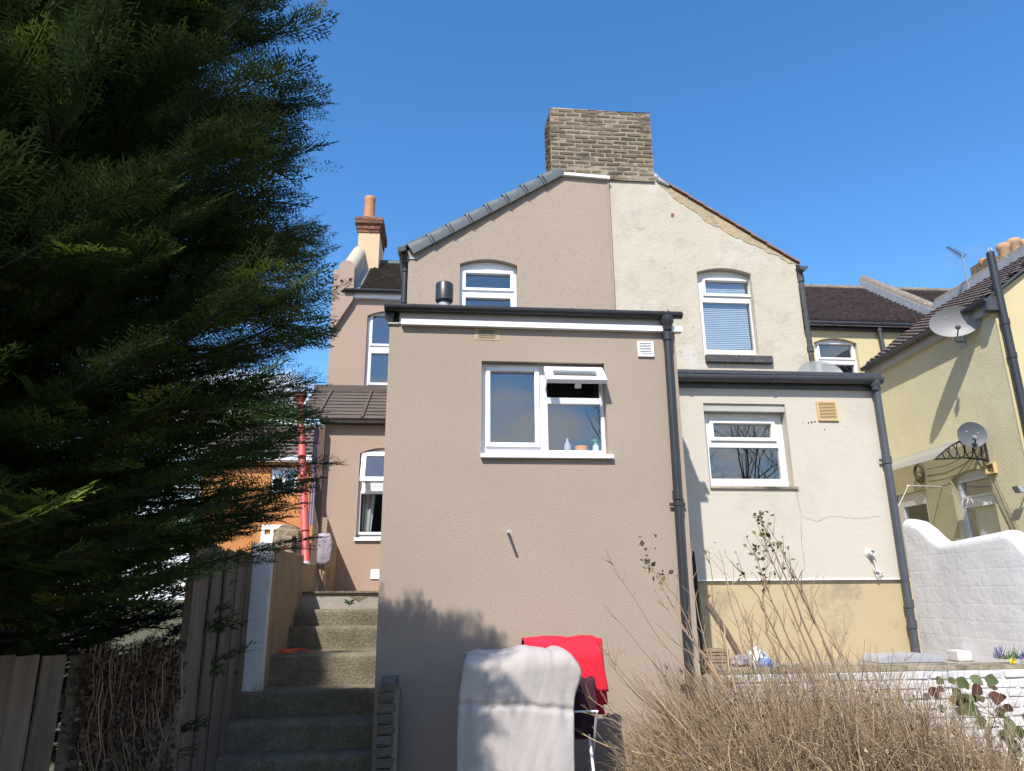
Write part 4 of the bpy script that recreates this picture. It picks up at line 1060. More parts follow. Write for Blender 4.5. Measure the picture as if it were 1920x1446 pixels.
# ================================================================== DISHES, AERIAL, CABLES
def dish(name, c, nrm, r, m, label, wallpt, cat='satellite dish', squash=1.0, back=M_greypipe):
    c, nrm = Vector(c), Vector(nrm).normalized()
    t = thing(name, label, cat, tuple(c), None)
    side = nrm.cross(V(0, 0, 1)).normalized(); up = side.cross(nrm)
    b = B(); n, rings = 32, 7
    for layer, off in ((0, 0), (1, -.008)):
        for i in range(rings+1):
            q = i/rings
            for k in range(n):
                a = 2*PI*k/n; b.v.append(c+side*(math.cos(a)*r*q)+up*(math.sin(a)*r*q*squash)+nrm*(.18*r*(q*q-1)+off))
    L0 = (rings+1)*n
    for layer in (0, 1):
        for i in range(rings):
            for k in range(n):
                a = layer*L0+i*n; f = (a+k, a+(k+1) % n, a+n+(k+1) % n, a+n+k); b.f.append(f)
    for k in range(n):
        a = rings*n; b.f.append((a+k, a+(k+1) % n, L0+a+(k+1) % n, L0+a+k))
    b.build('reflector', m, t, smooth=True)
    if wallpt is not None:
        tip = c-up*r*.20+nrm*r*.55; foot = c-up*r*squash*.9
        B().tube([c-nrm*.2*r-up*r*.6, foot-nrm*.02, tip-up*r*.25], .011, 7).build('feed_arm', M_greypipe, t, smooth=True)
        B().lathe(tip-up*r*.22, -nrm+up*.35, [(.02, -.05), (.028, -.04), (.028, .01), (.038, .02), (.038, .05), (.02, .055)], 12).build('feed_horn', back, t, smooth=True)
        wp = Vector(wallpt)
        B().tube([c-nrm*.2*r, c-nrm*.30*r-up*.05, V(wp.x-.12, wp.y, wp.z), wp], .016, 8).build('mount_arm', M_steel, t, smooth=True)
        B().box(wp.x-.012, wp.x-.001, wp.y-.07, wp.y+.07, wp.z-.1, wp.z+.1).build('wall_plate', M_steel, t)
        for (sx_, sz_) in ((-.45, .12), (.3, .28)):
            B().lathe(c+side*r*sx_+up*r*sz_-nrm*.14*r, nrm, [(.012, 0), (.01, .008)], 8).build('bolt', M_steel, t)
    return t
dcX = 7.80
dc = atX(1791, 603, dcX)
rad = (at(1831, 603, dc.y)-dc).length
dish('satellite_dish', dc, (-.50, -.82, -.06), rad*1.0, M_dishlight, 'large pale grey satellite dish under the brown tiled eave', (YX, dc.y+.30, dc.z-.22), squash=.68)
d2 = atX(1823, 815, 7.75)
r2_ = (at(1846, 815, d2.y)-d2).length
dish('satellite_dish', d2, (-.35, -.9, .05), r2_, M_dishdark, 'small round dark slate satellite dish above the door canopy end', (YX, d2.y+.25, d2.z-.1), back=M_dishlight)
d3 = at(1539, 703, 7.95)
r3_ = at(1580, 703, 7.95).x-d3.x
t3 = dish('satellite_dish', d3, (-.1, -.95, .30), r3_, M_mesh, 'smoky see-through satellite dish on the flat roof behind the gutter', None, squash=.75)
B().tube([d3+V(0, .1, -.02), V(d3.x, 8.15, ctop+.12)], .015, 8).build('mast', M_steel, t3)
# aerial on the parapet
ay = 11.2
A = at(1813, 522, ay); Z = at(1803, 474, ay)
ae = thing('roof_aerial', 'spiky television aerial on a thin mast above the right parapet', 'aerial', tuple(A))
B().tube([A-V(0, 0, .4), A, Z], .011, 6).build('mast', M_steel, ae)
b0, b1 = at(1776, 463, ay-.2), at(1809, 483, ay+.1)
B().tube([b0, b1], .010, 5).build('boom', M_steel, ae)
bd = (b1-b0).normalized(); el_ = V(.75, -.5, .35).normalized()
for k in range(11):
    P = b0.lerp(b1, k/11); hl = .035+.004*k
    B().tube([P-el_*hl, P+el_*hl], .006, 4).build('director', M_black, ae)
for k in range(6):
    P = Z+V(.0, .02, .02)+V(.02, 0, -.5*.06)+V(0, 0, .10-.055*k)+bd*.05
    B().tube([P-V(.36, -.1, .1), P+V(.34, -.1, .12)], .003, 4).build('reflector_rod', M_steel, ae)
# coil of cable by the canopy, cables along the wall
cc = atX(1725, 888, YX-.05)
co = thing('cable_coil', 'brown coil of cable hanging on the wall under the canopy', 'cable', tuple(cc))
b = B(); r4 = random.Random(8)
for k in range(6):
    ra, rb, o_ = r4.uniform(.10, .14), r4.uniform(.12, .17), V(0, r4.uniform(-.02, .02), r4.uniform(-.02, .02))
    b.tube([cc+o_+V(-.008*k, ra*math.cos(q), rb*math.sin(q)) for q in [2*PI*i/16 for i in range(17)]], .007, 5, caps=False)
b.tube([cc+V(0, 0, -.15), cc+V(-.01, .03, -.28), cc+V(0, -.03, -.36)], .007, 5)
b.build('coil', M_cable, co, smooth=True)
def cable(pix, X, label, r=.006):
    P = [atX(x, y, X) for x, y in pix]
    tag(B().tube(P, r, 5).build('cable', M_cable, smooth=True), label, 'cable')
cable([(1738, 880), (1775, 873), (1805, 858), (1832, 840)], YX-.04, 'brown cable sagging from the coil up to the dark dish')
cable([(1742, 903), (1770, 899), (1795, 890), (1815, 866), (1830, 842)], YX-.035, 'brown cable looping over the top of the side window')
cable([(1840, 840), (1848, 880), (1868, 925), (1890, 970), (1905, 1003)], YX-.03, 'brown cable running down the yellow wall beside the vent', .008)
cable([(1842, 838), (1858, 880), (1880, 930), (1910, 995)], YX-.028, 'thinner grey cable running down outside the brown one', .005)
# bracket lamp with its shadow at the frame edge
fl0 = atX(1909, 918, YX-.12)
fd = thing('flood_lamp', 'small grey floodlight fixed low on the yellow wall', 'lamp', tuple(fl0))
B().obox(fl0, (.03, 0, 0), (0, .06, 0), (-.02, 0, .045)).build('body', M_lid, fd, bev=.006)
B().tube([fl0+V(.02, 0, -.02), V(YX-.001, fl0.y, fl0.z-.03)], .012, 6).build('arm', M_lid, fd)

# ================================================================== STEPS AND LEFT WALLS
st = thing('garden_steps', 'mossy concrete garden steps climbing between fence and extension', 'steps', (-1.3, 7.4, 0))
SX0, SX1 = -2.02, XL-.004
noz = [(8.72, 1113.5), (8.36, 1143), (8.10, 1174.5), (7.37, 1227), (7.00, 1293), (6.65, 1354), (6.39, 1417), (6.10, 1482)]
r5 = random.Random(2)
for k, (yy, py) in enumerate(noz):
    z = at(650, py, yy).z
    back = noz[k-1][0]+.02 if k else 8.95
    xr_ = SX1 if yy > EY-.06 else XL-.02
    b = B(); n = 14
    zb = at(650, noz[k+1][1], noz[k+1][0]).z-.02 if k+1 < len(noz) else 0
    # worn front edge: cross-sections along the width
    secs = []
    for i in range(n+1):
        x = SX0+(xr_-SX0)*i/n; w1 = r5.uniform(-.009, .009); w2 = r5.uniform(-.006, .006)
        secs.append([(x, yy+.012+w1*.5, zb), (x, yy+.008+w1, (z+zb)/2), (x, yy+w1, z-.035), (x, yy+.004+w1, z-.014+w2), (x, yy+.022, z+w2), (x, back, z), (x, back, zb)])
    m_ = 7
    for s_ in secs: b.v += [Vector(p) for p in s_]
    for i in range(n):
        for j in range(m_): b.f.append((i*m_+j, i*m_+(j+1) % m_, (i+1)*m_+(j+1) % m_, (i+1)*m_+j))
    b.f.append(tuple(range(m_))[::-1]); b.f.append(tuple(range(n*m_, (n+1)*m_)))
    b.build('step', M_concrete, st, smooth=True)
# slab edge capping the top step
zt0 = at(650, 1113.5, 8.72).z
B().box(SX0, SX1, 8.69, 8.95, zt0+.002, zt0+.03).build('top_slab', M_concrete, st, bev=.008, jit=.004)
P = at(435, 1342, 6.75)
tag(blob('stone_lump', V(-1.90, 6.83, at(650, 1354, 6.65).z+.06), .085, M_stone, None, None, 5, (1, .8, .9), .3), 'rounded grey stone lump at the fence end of a lower step', 'stone')
zz = at(560, 1222, 7.5).z
tag(B().slab(lambda u, v, w_: V(u, v, zz+.004+w_+.02*math.sin(u*30)), [(-1.58, 7.50), (-1.5, 7.47), (-1.38, 7.52), (-1.30, 7.58), (-1.33, 7.60), (-1.45, 7.56), (-1.56, 7.545)], [], 0, .014).build('orange_rag', M_rag), 'strip of orange-red cloth dropped on the steps', 'rag')
wd_ = thing('step_weed', 'small green weed growing from the top step', 'plant', tuple(at(655, 1136, 8.40)))
for k in range(9):
    a = k*.9; P = at(655, 1136, 8.40); e = P+V(.07*math.cos(a), -.03, .02+.05*abs(math.sin(a*1.3)))
    mid = (P+e)/2+V(0, 0, .02); pp = (e-P).cross(V(0, 1, .3)).normalized()*.012
    B().add([P, mid+pp, e, mid-pp], [(0, 1, 2, 3)]).build('leaf', M_leafgreen, wd_)

# white block wall end standing on the steps, tan rendered flank running back
bwl = thing('boundary_wall', 'weathered boundary wall left of the steps, white end and tan flank', 'wall', (-1.9, 7.6, .7))
ex0, ex1 = at(453, 1284, 7.02).x, at(489, 1284, 7.02).x
et = at(495, 1019, 7.02).z
bm_b = B()
B().hexa([(ex0, 7.02, .4), (ex1, 7.02, .4), (ex1, 7.14, .4), (ex0, 7.14, .4), (ex0-.01, 7.02, et), (ex1, 7.02, et+.01), (ex1, 7.14, et+.01), (ex0-.01, 7.14, et)]).build('white_end', M_whiteblock, bwl, jit=.006)
# flank
fx = ex1-.012
b = B(); n = 12; ys = [7.10+(8.72-7.10)*i/n for i in range(n+1)]
tops_ = []
for i, y in enumerate(ys):
    t = et-.0+.02*noise.noise(V(y*3, 0, 0))
    tops_.append(t)
for i, y in enumerate(ys):
    b.v += [V(fx-.20, y, .3), V(fx-.20, y, tops_[i]-.03), V(fx-.10, y, tops_[i]+.01), V(fx-.01, y, tops_[i]-.03), V(fx+.012*noise.noise(V(y*5, 2, 0)), y, 1.5), V(fx, y, .3)]
for i in range(n):
    for j in range(6): b.f.append((i*6+j, i*6+(j+1) % 6, (i+1)*6+(j+1) % 6, (i+1)*6+j))
b.f.append(tuple(range(6))[::-1]); b.f.append(tuple(range(n*6, n*6+6)))
b.build('flank', M_tanrender, bwl, smooth=True)
# rounded taller pier
rc = at(537, 1015, 8.55); rr = (at(562, 1015, 8.55).x-at(515, 1015, 8.55).x)/2
zc = at(537, 984, 8.55).z-rr
B().slab(frameY(8.5), [(rc.x-rr, .3), (rc.x+rr, .3)] + [(rc.x+rr*math.cos(PI*k/14), zc+rr*math.sin(PI*k/14)) for k in range(15)], [], -.25, 0).build('round_pier', M_tanrender, bwl, jit=.006)
B().box(rc.x-.02, rc.x+.06, 8.30, 8.34, zc-.16, zc-.12).build('red_clip', M_rag, bwl)
# wall continuing to the house behind the pipe
aw0 = at(590, 977, 10.2); aw1 = at(633, 1024, LY)
ax_ = aw1.x-.0
b = B()
b.hexa([(ax_-.07, 10.2, .3), (ax_, 10.2, .3), (ax_, LY-.002, .3), (ax_-.07, LY-.002, .3), (ax_-.07, 10.2, aw0.z+.05), (ax_, 10.2, aw0.z+.05), (ax_, LY-.002, aw1.z), (ax_-.07, LY-.002, aw1.z)])
b.build('alley_wall', M_tanrender, bwl)
B().box(ax_-.28, ax_-.10, 8.76, 10.19, .3, 1.97).build('low_wall', M_tanrender, bwl)
# timber corner post, dark drain post, lavender sheet, red pipe
cpx = at(606, 800, 10.2); cpb = at(584, 1085, 9.0)
pA, pB = at(606, 800, 11.2), at(586, 1085, 11.2)
tag(B().obox((pA+pB)/2, (.045, 0, 0), V(0, .045, .045*0), (pB-pA)/2).build('corner_post', M_post), 'long brown timber post beside the pink drainpipe', 'post')
A, Z = at(556, 1010, 8.62), at(556, 1108, 8.62)
tag(B().box(A.x-.018, A.x+.018, 8.455, 8.49, Z.z, A.z+.02).build('dark_batten', M_darkwood), 'short dark batten behind the open pipe end', 'batten')
sh0, sh1 = at(577, 985, 11.45), at(600, 812, 11.45)
b = B(); n = 12
for i in range(n+1):
    x = sh0.x+(sh1.x-sh0.x+.12)*i/n; y = 11.45+(.018 if i % 2 else -.018)
    b.v += [V(x, y, sh0.z), V(x, y, sh1.z+.05), V(x, y+.006, sh1.z+.05), V(x, y+.006, sh0.z)]
    if i:
        o = 4*(i-1)
        for j in range(4): b.f.append((o+j, o+(j+1) % 4, o+4+(j+1) % 4, o+4+j))
tag(b.build('plastic_sheet', M_lav), 'upright lavender corrugated plastic sheet behind the pink pipe', 'sheet')
rp = thing('drain_pipe', 'faded pink-red open-ended drainpipe hanging left of the house', 'pipe', tuple(at(574, 1060, 10.1)))
A, Bq, Z = at(562, 752, 11.15), at(567, 860, 10.8), at(574, 1062, 10.1)
pr_ = .056
b = B(); b.tube([A, Bq, Z], pr_, 14, caps=False)
b.tube([Z, Bq, A], pr_*.86, 14, caps=False)
b.build('pipe', M_redpipe, rp, smooth=True)
d = (Z-A).normalized()
for t in (.36, .52, .80):
    P = A.lerp(Z, t); B().lathe(P, d, [(pr_+.001, -.05), (pr_+.008, -.045), (pr_+.008, .045), (pr_+.001, .05)], 14).build('collar', M_redpipe, rp, smooth=True)
b = B(); b.lathe(Z, d, [(pr_*1.08, -.05), (pr_*1.08, .0), (pr_*.86, .0), (pr_*.86, -.08)], 14); b.build('rim', M_lid, rp, smooth=True)
B().lathe(A, (0.2, 0, 1), [(pr_, -.04), (pr_*1.5, .02), (pr_*1.7, .12), (pr_*1.3, .13)], 12).build('hopper', M_redpipe, rp, smooth=True)
# plastic bag and chain hanging on the alley wall
bgp = at(604, 1030, 8.74)
b = B()
n = 10; m_ = 8
for i in range(n+1):
    for j in range(m_+1):
        t, s_ = i/n, j/m_
        px, py = 594+(22+6*math.sin(t*3))*s_+(3*(1-t)), 1000+(60-10*abs(s_-.4))*t
        P = at(px, py, 10.15-.025*math.sin(PI*s_)*math.sin(PI*min(1, t*1.1))-.02*noise.noise(V(t*5, s_*5, 1)))
        b.v.append(P)
for i in range(n):
    for j in range(m_): b.f.append((i*(m_+1)+j, i*(m_+1)+j+1, (i+1)*(m_+1)+j+1, (i+1)*(m_+1)+j))
o = b.build('hanging_bag', M_bag, smooth=True); md = o.modifiers.new('s', 'SOLIDIFY'); md.thickness = .012
tag(o, 'pale plastic bag hanging from the tan wall by the steps', 'bag')
chn = thing('rusty_chain', 'looped rusty chain hanging under the pale plastic bag', 'chain', tuple(at(609, 1072, 10.14)))
tor = None
path = [(603, 1072), (604, 1082), (605, 1092), (607, 1101), (609, 1106), (611, 1103), (613, 1094), (614, 1084), (615, 1074), (615, 1068)]
for k, (x, y) in enumerate(path):
    P = at(x, y, 10.14)
    a = V(1, 0, 0) if k % 2 else V(0, 1, 0)
    o = B().tube([P+a*.016*math.cos(q)+V(0, 0, .034*math.sin(q)) for q in [2*PI*i/10 for i in range(11)]], .005, 5, caps=False).build('link', M_chain, chn, smooth=True)

# brick pier at the bottom right of the steps
pc0, pc1 = at(703, 1400, 5.85).x, at(743, 1400, 5.85).x
ptz = at(725, 1277, 5.85).z
bp = thing('brick_pier', 'ragged narrow pier of old bricks against the extension corner', 'pier', ((pc0+pc1)/2, 5.85, 0))
B().box(pc0+.02, pc1-.02, 5.90, 6.36, 0, ptz-.05).build('mortar_core', M_tanrender, bp)
mp_ = brick_meshes(pc1-pc0-.03, .062, .22, M_stone, 5, jit=.007, bev=.008)
z = .04; k = 0
while z < ptz:
    sh_ = .05 if z > ptz-.09 else (.02 if z > ptz-.2 else 0)
    place(rng.choice(mp_), 'brick', bp, ((pc0+pc1)/2-.012+sh_*.5+rng.uniform(-.008, .008), 5.955, z), rot=(0, rng.uniform(-.03, .03), rng.uniform(-.05, .05)), scale=(1-sh_*3, 1, 1))
    place(rng.choice(mp_), 'brick', bp, ((pc0+pc1)/2-.012+rng.uniform(-.008, .008), 6.20, z), rot=(0, 0, rng.uniform(-.05, .05)))
    z += .074; k += 1
B().box(pc1-.034, pc1+.0, 5.88, 6.36, 0, ptz-.10).build('side_render', M_tanrender, bp, jit=.006)

# ================================================================== FENCES
def board(parent, A, Bq, h0, h1, th, m, nrm, z0=0.0):
    A, Bq = Vector(A), Vector(Bq); n = Vector(nrm)*th
    b = B(); tl = .012*rng.uniform(-1, 1)
    b.hexa([V(A.x, A.y, z0), V(Bq.x, Bq.y, z0), V(Bq.x, Bq.y, z0)+n, V(A.x, A.y, z0)+n, V(A.x+tl, A.y, h0), V(Bq.x+tl, Bq.y, h1), V(Bq.x+tl, Bq.y, h1)+n, V(A.x+tl, A.y, h0)+n])
    return b.build('board', m, parent, bev=.003, jit=.002)
# taller run beside the steps
f1A, f1B = V(at(347, 1300, 5.25).x, 5.25, 0), V(at(462, 1200, 7.0).x, 7.02, 0)
fn = thing('tall_fence', 'tall grey weathered board fence beside the white wall end and steps', 'fence', tuple((f1A+f1B)/2))
d = f1B-f1A; nn_ = V(-d.y, d.x, 0).normalized()
htop = at(470, 1040, 7.0).z
nb_ = 9
for k in range(nb_):
    a, c = k/nb_, (k+1)/nb_
    g = .004/d.length
    off = nn_*(.019 if k % 2 else 0)
    g = (-.018 if k % 2 else .003)/d.length; gf = (-.13 if k % 2 else .003)/d.length
    z_a = htop+rng.uniform(-.02, .02)
    board(fn, f1A+d*(a+g)+off, f1A+d*min(1, c-gf)+off, z_a, z_a+rng.uniform(-.008, .008), .018, M_wood, nn_)
for zr in (.5, 1.5):
    A, Z = f1A+nn_*.06+V(0, 0, zr), f1B+nn_*.06+V(0, 0, zr)
    B().obox((A+Z)/2, d/2, nn_*.02, (0, 0, .04)).build('rail', M_wood, fn)
pA = f1A-d.normalized()*.06
B().obox((pA.x-.02, pA.y, .95), (.025, 0, 0), (0, .03, 0), (0, 0, .95)).build('fence_post', M_wood, fn)
# lower run in front of the conifer
f2A, f2B = V(at(-45, 1350, 4.0).x, 4.0, 0), V(at(338, 1350, 5.0).x, 5.0, 0)
fm = thing('low_fence', 'lower dark grey board fence under the conifer with a gap between boards', 'fence', tuple((f2A+f2B)/2))
d = f2B-f2A; nn_ = V(-d.y, d.x, 0).normalized()
t = 0.0
gap_t = None
while t < 1:
    wdt = .135/d.length
    P = f2A+d*t; pxl = None
    hh = at(60, 1231, (f2A+d*t).y).z + rng.uniform(-.006, .006)
    board(fm, f2A+d*(t+.003), f2A+d*min(1, t+wdt-.003), hh, hh+rng.uniform(-.006, .006), .018, M_wood, nn_)
    t += wdt
    # the gap shown in the photo just right of the second full board
    cxp = t
    if gap_t is None and t > .30: t += .032/d.length; gap_t = t
for zr in (.35, 1.05):
    A, Z = f2A+nn_*.05+V(0, 0, zr), f2B+nn_*.05+V(0, 0, zr)
    B().obox((A+Z)/2, d/2, nn_*.02, (0, 0, .04)).build('rail', M_wood, fm)
# dead ivy hanging over the low fence
def leafcloud(name, pts, size, m, tintfn, fold=.5, seed=0, parent=None, shape=5):
    r = np.random.RandomState(seed); n = len(pts); pts = np.array(pts)
    tmpl = np.array([(0, 0, 0), (.5, .38, .12), (.5, -.38, .12), (1, 0, 0), (.55, 0, -.02)])
    faces = np.array([(0, 4, 1), (0, 2, 4), (4, 3, 1), (4, 2, 3)])
    q = r.normal(size=(n, 4)); q /= np.linalg.norm(q, axis=1)[:, None]
    w_, x, y, z = q.T
    Rm = np.stack([1-2*(y*y+z*z), 2*(x*y-z*w_), 2*(x*z+y*w_), 2*(x*y+z*w_), 1-2*(x*x+z*z), 2*(y*z-x*w_), 2*(x*z-y*w_), 2*(y*z+x*w_), 1-2*(x*x+y*y)], 1).reshape(n, 3, 3)
    s_ = size*r.uniform(.5, 1.6, n)
    tm = tmpl[None].repeat(n, 0)*s_[:, None, None]
    tm[:, :, 2] *= r.uniform(-2, 3, n)[:, None]
    P = np.einsum('nij,nkj->nki', Rm, tm)+pts[:, None]
    F = faces[None]+(np.arange(n)*5)[:, None, None]
    return npmesh(name, P.reshape(-1, 3), F.reshape(-1, 3), m, np.repeat(tintfn(r, n), 5), parent)
def npmesh(name, P, F, m, tint, parent=None):
    me = bpy.data.meshes.new(name); P = np.asarray(P, np.float32); F = np.asarray(F, np.int32)
    off = root_loc(parent); P = P-np.array(off, np.float32)
    k = F.shape[1]
    me.vertices.add(len(P)); me.vertices.foreach_set('co', P.ravel())
    me.loops.add(F.size); me.loops.foreach_set('vertex_index', F.ravel())
    me.polygons.add(len(F)); me.polygons.foreach_set('loop_start', np.arange(0, F.size, k, dtype=np.int32))
    me.update(calc_edges=True)
    if tint is not None:
        a = me.attributes.new('tint', 'FLOAT', 'POINT'); a.data.foreach_set('value', np.asarray(tint, np.float32))
    me.materials.append(m)
    o = bpy.data.objects.new(name, me); COL.objects.link(o)
    if parent is not None: o.parent = parent
    return o
r6 = np.random.RandomState(4); pts = []
while len(pts) < 4600:
    t, zf = r6.uniform(.36, .97), r6.uniform(0, 1)
    P = f2A+(f2B-f2A)*t
    ztop = at(60, 1231, P.y).z+.05+.07*noise.noise(V(t*9, 0, 4))+.03*math.sin(t*9)
    z = ztop-1.3*zf
    dens = math.exp(-((t-.66+.05*zf)/(.24-.03*zf))**2)*(1-.25*zf)+.06
    if noise.noise(V(t*7, zf*5, 3))*.7+.5+.25*noise.noise(V(t*25, zf*17, 9)) > dens+.10 and r6.rand() > .10: continue
    P = P - nn_*(.02+abs(r6.normal(0, .06))*dens)
    pts.append((P.x, P.y, z))
iv = leafcloud('dead_ivy', pts, .030, M_deadleaf, lambda r, n: np.clip(r.beta(1.6, 2.2, n), 0, 1), seed=6)
vs = []
for k in range(90):
    t0 = rng.uniform(.42, .92); z0 = at(60, 1231, 4.6).z+rng.uniform(-.2, .10); P = f2A+(f2B-f2A)*t0-nn_*rng.uniform(.03, .12); P.z = z0
    vs.append([P+V(.05*math.sin(k+q*.9)*q*.3, -.02*math.sin(q*1.3+k), (.06*math.sin(q*.8) if k % 4 == 0 else -.11*q)) for q in range(7)])
tag(iv, 'mass of dead brown ivy leaves hanging over the low fence', 'dead ivy', kind='stuff')

# ================================================================== CLOTHES AIRER, DUVET, TOWEL
AYF, AYB = 5.15, 5.62
lx0_, lx1_ = at(858, 1400, AYF).x, at(1078, 1400, AYF).x
dz1_ = at(960, 1216, 5.3).z-.045
ar = thing('clothes_airer', 'white wire clothes airer standing under the duvet and towel', 'clothes airer', ((lx0_+lx1_)/2, 5.45, 0))
zr = dz1_-.04
ex_ = at(1117, 1330, 5.35).x
b = B()
for x in (lx0_+.16, ex_-.02):
    # crossed leg frames
    B().tube([V(x, 5.20, .02), V(x, 5.42, zr*.38), V(x, 5.62, zr*.70)], .011, 8).build('leg', M_airer, ar, smooth=True)
    B().tube([V(x+.03, 5.92, .02), V(x+.03, 5.60, zr*.38), V(x+.03, 5.36, zr*.70)], .011, 8).build('leg', M_airer, ar, smooth=True)
for yy, z in ((5.28, zr-.06), (5.36, zr-.06), (5.45, zr-.06), (5.52, zr-.06), (5.72, zr-.07), (5.84, zr-.09)):
    B().tube([V(lx0_+.16, yy, z), V(ex_ if yy > 5.6 else lx1_-.06, yy, z)], .007, 6).build('rail', M_airer, ar, smooth=True)
B().tube([V(lx0_+.06, 5.28, .30), V(ex_+.0, 5.28, .30), V(ex_+.05, 5.26, .27), V(ex_+.06, 5.24, .20), V(ex_+.05, 5.22, .10)], .011, 8).build('foot_bar', M_airer, ar, smooth=True)
for yy in (5.36, 5.62): B().tube([V(lx0_+.16, yy, zr*.70), V(ex_, yy, zr*.70)], .007, 6).build('rail', M_airer, ar, smooth=True)
# duvet: heavy folded sheet, front drop over the top to a short back drop
du = thing('white_duvet', 'off-white quilted duvet draped over the clothes airer', 'duvet', ((lx0_+lx1_)/2, 5.35, 0))
nu, nv = 90, 130
lenF = dz1_-.12; topw = .40; rad_ = .085; lenBk = .55
def duv(u, s_):
    # u 0..1 across, s_ 0..total along; returns (y, z)
    arc_ = rad_*PI/2
    L1, L2, L3, L4, L5 = lenF-rad_, lenF-rad_+arc_, lenF-rad_+arc_+topw-2*rad_, lenF-rad_+2*arc_+topw-2*rad_, 0
    yF = AYF; 
    if s_ < L1: return V(0, yF-.05*(1-s_/L1), .12+s_), V(0, -1, 0)
    if s_ < L2:
        a = (s_-L1)/rad_; return V(0, yF+rad_-rad_*math.cos(a), .12+L1+rad_*math.sin(a)), V(0, -math.cos(a), math.sin(a))
    if s_ < L3: return V(0, yF+rad_+(s_-L2), .12+L1+rad_), V(0, 0, 1)
    if s_ < L4:
        a = (s_-L3)/rad_; return V(0, yF+topw-rad_+rad_*math.sin(a), .12+L1+rad_*math.cos(a)), V(0, math.sin(a), math.cos(a))
    return V(0, yF+topw, .12+L1-(s_-L4)), V(0, 1, 0)
tot = lenF-rad_+rad_*PI+topw-2*rad_+lenBk
seam_s = at(960, 1319, AYF).z-.12
b = B()
for j in range(nv+1):
    s_ = tot*j/nv
    for i in range(nu+1):
        u = i/nu
        p, n = duv(u, s_)
        # taper: narrower on top at the left, full drop bulges
        tt_ = max(0, min(1, (s_-lenF*.60)/(lenF*.42))); xl_ = lx0_-.01+.055*tt_*tt_
        xr_ = lx1_+.0-.01*math.sin(s_*5)
        x = xl_+(xr_-xl_)*u
        puff = .045*math.sin(PI*min(1, max(0, u)))**.35
        seam_u = seam_s-.07*max(0, u-.45)**1.2*1.6; ds = min(abs(s_-seam_u), abs(s_-seam_u-.70), abs(s_-seam_u+.44))
        puff -= .018*math.exp(-(ds/.016)**2)
        w1 = noise.noise(V(u*3.2+s_*.6, s_*1.1, 2.1)); w2 = noise.noise(V(u*9+s_*2.0, s_*2.2, 5.7)); w3 = noise.noise(V(u*20+s_*6, s_*9, 8.2))
        gather = .006*math.exp(-(ds/.06)**2)*math.sin(u*46+5*noise.noise(V(u*4, s_, 0)))
        fold = .016*math.sin(u*9-s_*3.2+2.2*w1)*math.exp(-((s_-lenF*.9)/.5)**2)
        sag = (.026*w1+.008*w2-.016*max(0, .22-abs(noise.noise(V(u*5+s_*1.6, s_*1.5-u*2.5, 11.0))))-.010*max(0, .2-abs(noise.noise(V(u*8-s_*3, s_*2.2, 4.0)))))+gather+fold
        p = V(x, p.y, p.z)+n*(puff+sag)
        if s_ < lenF: p.z += -.035*(u-.5)*0 + .012*w2
        # right end of the top rolled up into a soft ear
        e_ = max(0, min(1, (s_-lenF*.70)/(lenF*.28))); e_ = e_*e_*(3-2*e_)
        k = max(0, (u-.82)/.18); p += V(.055*k*e_, -.03*k*e_, (.035*math.sin(k*PI)-.055*k*k)*e_)
        b.v.append(p)
for j in range(nv):
    for i in range(nu):
        a = j*(nu+1)+i; b.f.append((a, a+1, a+nu+2, a+nu+1))
o = b.build('cover', M_duvet, du)
for p in o.data.polygons: p.use_smooth = True
md = o.modifiers.new('thick', 'SOLIDIFY'); md.thickness = .05; md.offset = -1
# red towel folded over the rear rails, dark garment under it
TYF, TYB = 5.60, 5.92
tw0, tw1 = at(982, 1205, 5.7).x, at(1118, 1215, 5.7).x
tz = at(1030, 1197, 5.72).z+.01
to = thing('red_towel', 'bright red folded towel over the back of the airer', 'towel', ((tw0+tw1)/2, 5.75, 0))
def drape(name, x0, x1, yF, yB, z, lf, lb, m, parent, seed, flare=0.0, th=.018):
    b = B(); nu_, nv_ = 30, 44; r_ = (yB-yF)/2
    tot_ = lf+PI*r_+lb
    for j in range(nv_+1):
        s_ = tot_*j/nv_
        if s_ < lf: p, n = V(0, yF, z-r_-lf+s_), V(0, -1, 0)
        elif s_ < lf+PI*r_:
            a = (s_-lf)/r_; p, n = V(0, yF+r_-r_*math.cos(a), z-r_+r_*math.sin(a)), V(0, -math.cos(a), math.sin(a))
        else: p, n = V(0, yB, z-r_-(s_-lf-PI*r_)), V(0, 1, 0)
        for i in range(nu_+1):
            u = i/nu_
            w1 = noise.noise(V(u*4, s_*2.5, seed)); w2 = noise.noise(V(u*12, s_*4, seed+3))
            xx = x0+(x1-x0)*u + flare*max(0, (abs(s_-lf-PI*r_/2)-.12))*(u-.3)
            b.v.append(V(xx, p.y, p.z)+n*(.018*w1+.006*w2)+V(.006*w2, 0, 0))
    for j in range(nv_):
        for i in range(nu_):
            a = j*(nu_+1)+i; b.f.append((a, a+1, a+nu_+2, a+nu_+1))
    o = b.build(name, m, parent)
    for p in o.data.polygons: p.use_smooth = True
    md = o.modifiers.new('thick', 'SOLIDIFY'); md.thickness = th; md.offset = -1
    return o
drape('outer_layer', tw0, tw1, TYF, TYB, tz, .22, .42, M_towel, to, 1.0, .25)
drape('inner_layer', tw0+.02, tw1-.02, TYF+.03, TYB-.035, tz-.028, .20, .38, M_towel, to, 4.0, .15)
drape('hanging_flap', at(1100, 1250, 5.8).x, at(1134, 1250, 5.8).x, TYB-.06, TYB-.01, tz-.02, .46, .3, M_towel, to, 7.0, .1)
dg = thing('dark_garment', 'dark maroon garment hanging beneath the red towel', 'garment', ((tw0+tw1)/2, 5.6, 0))
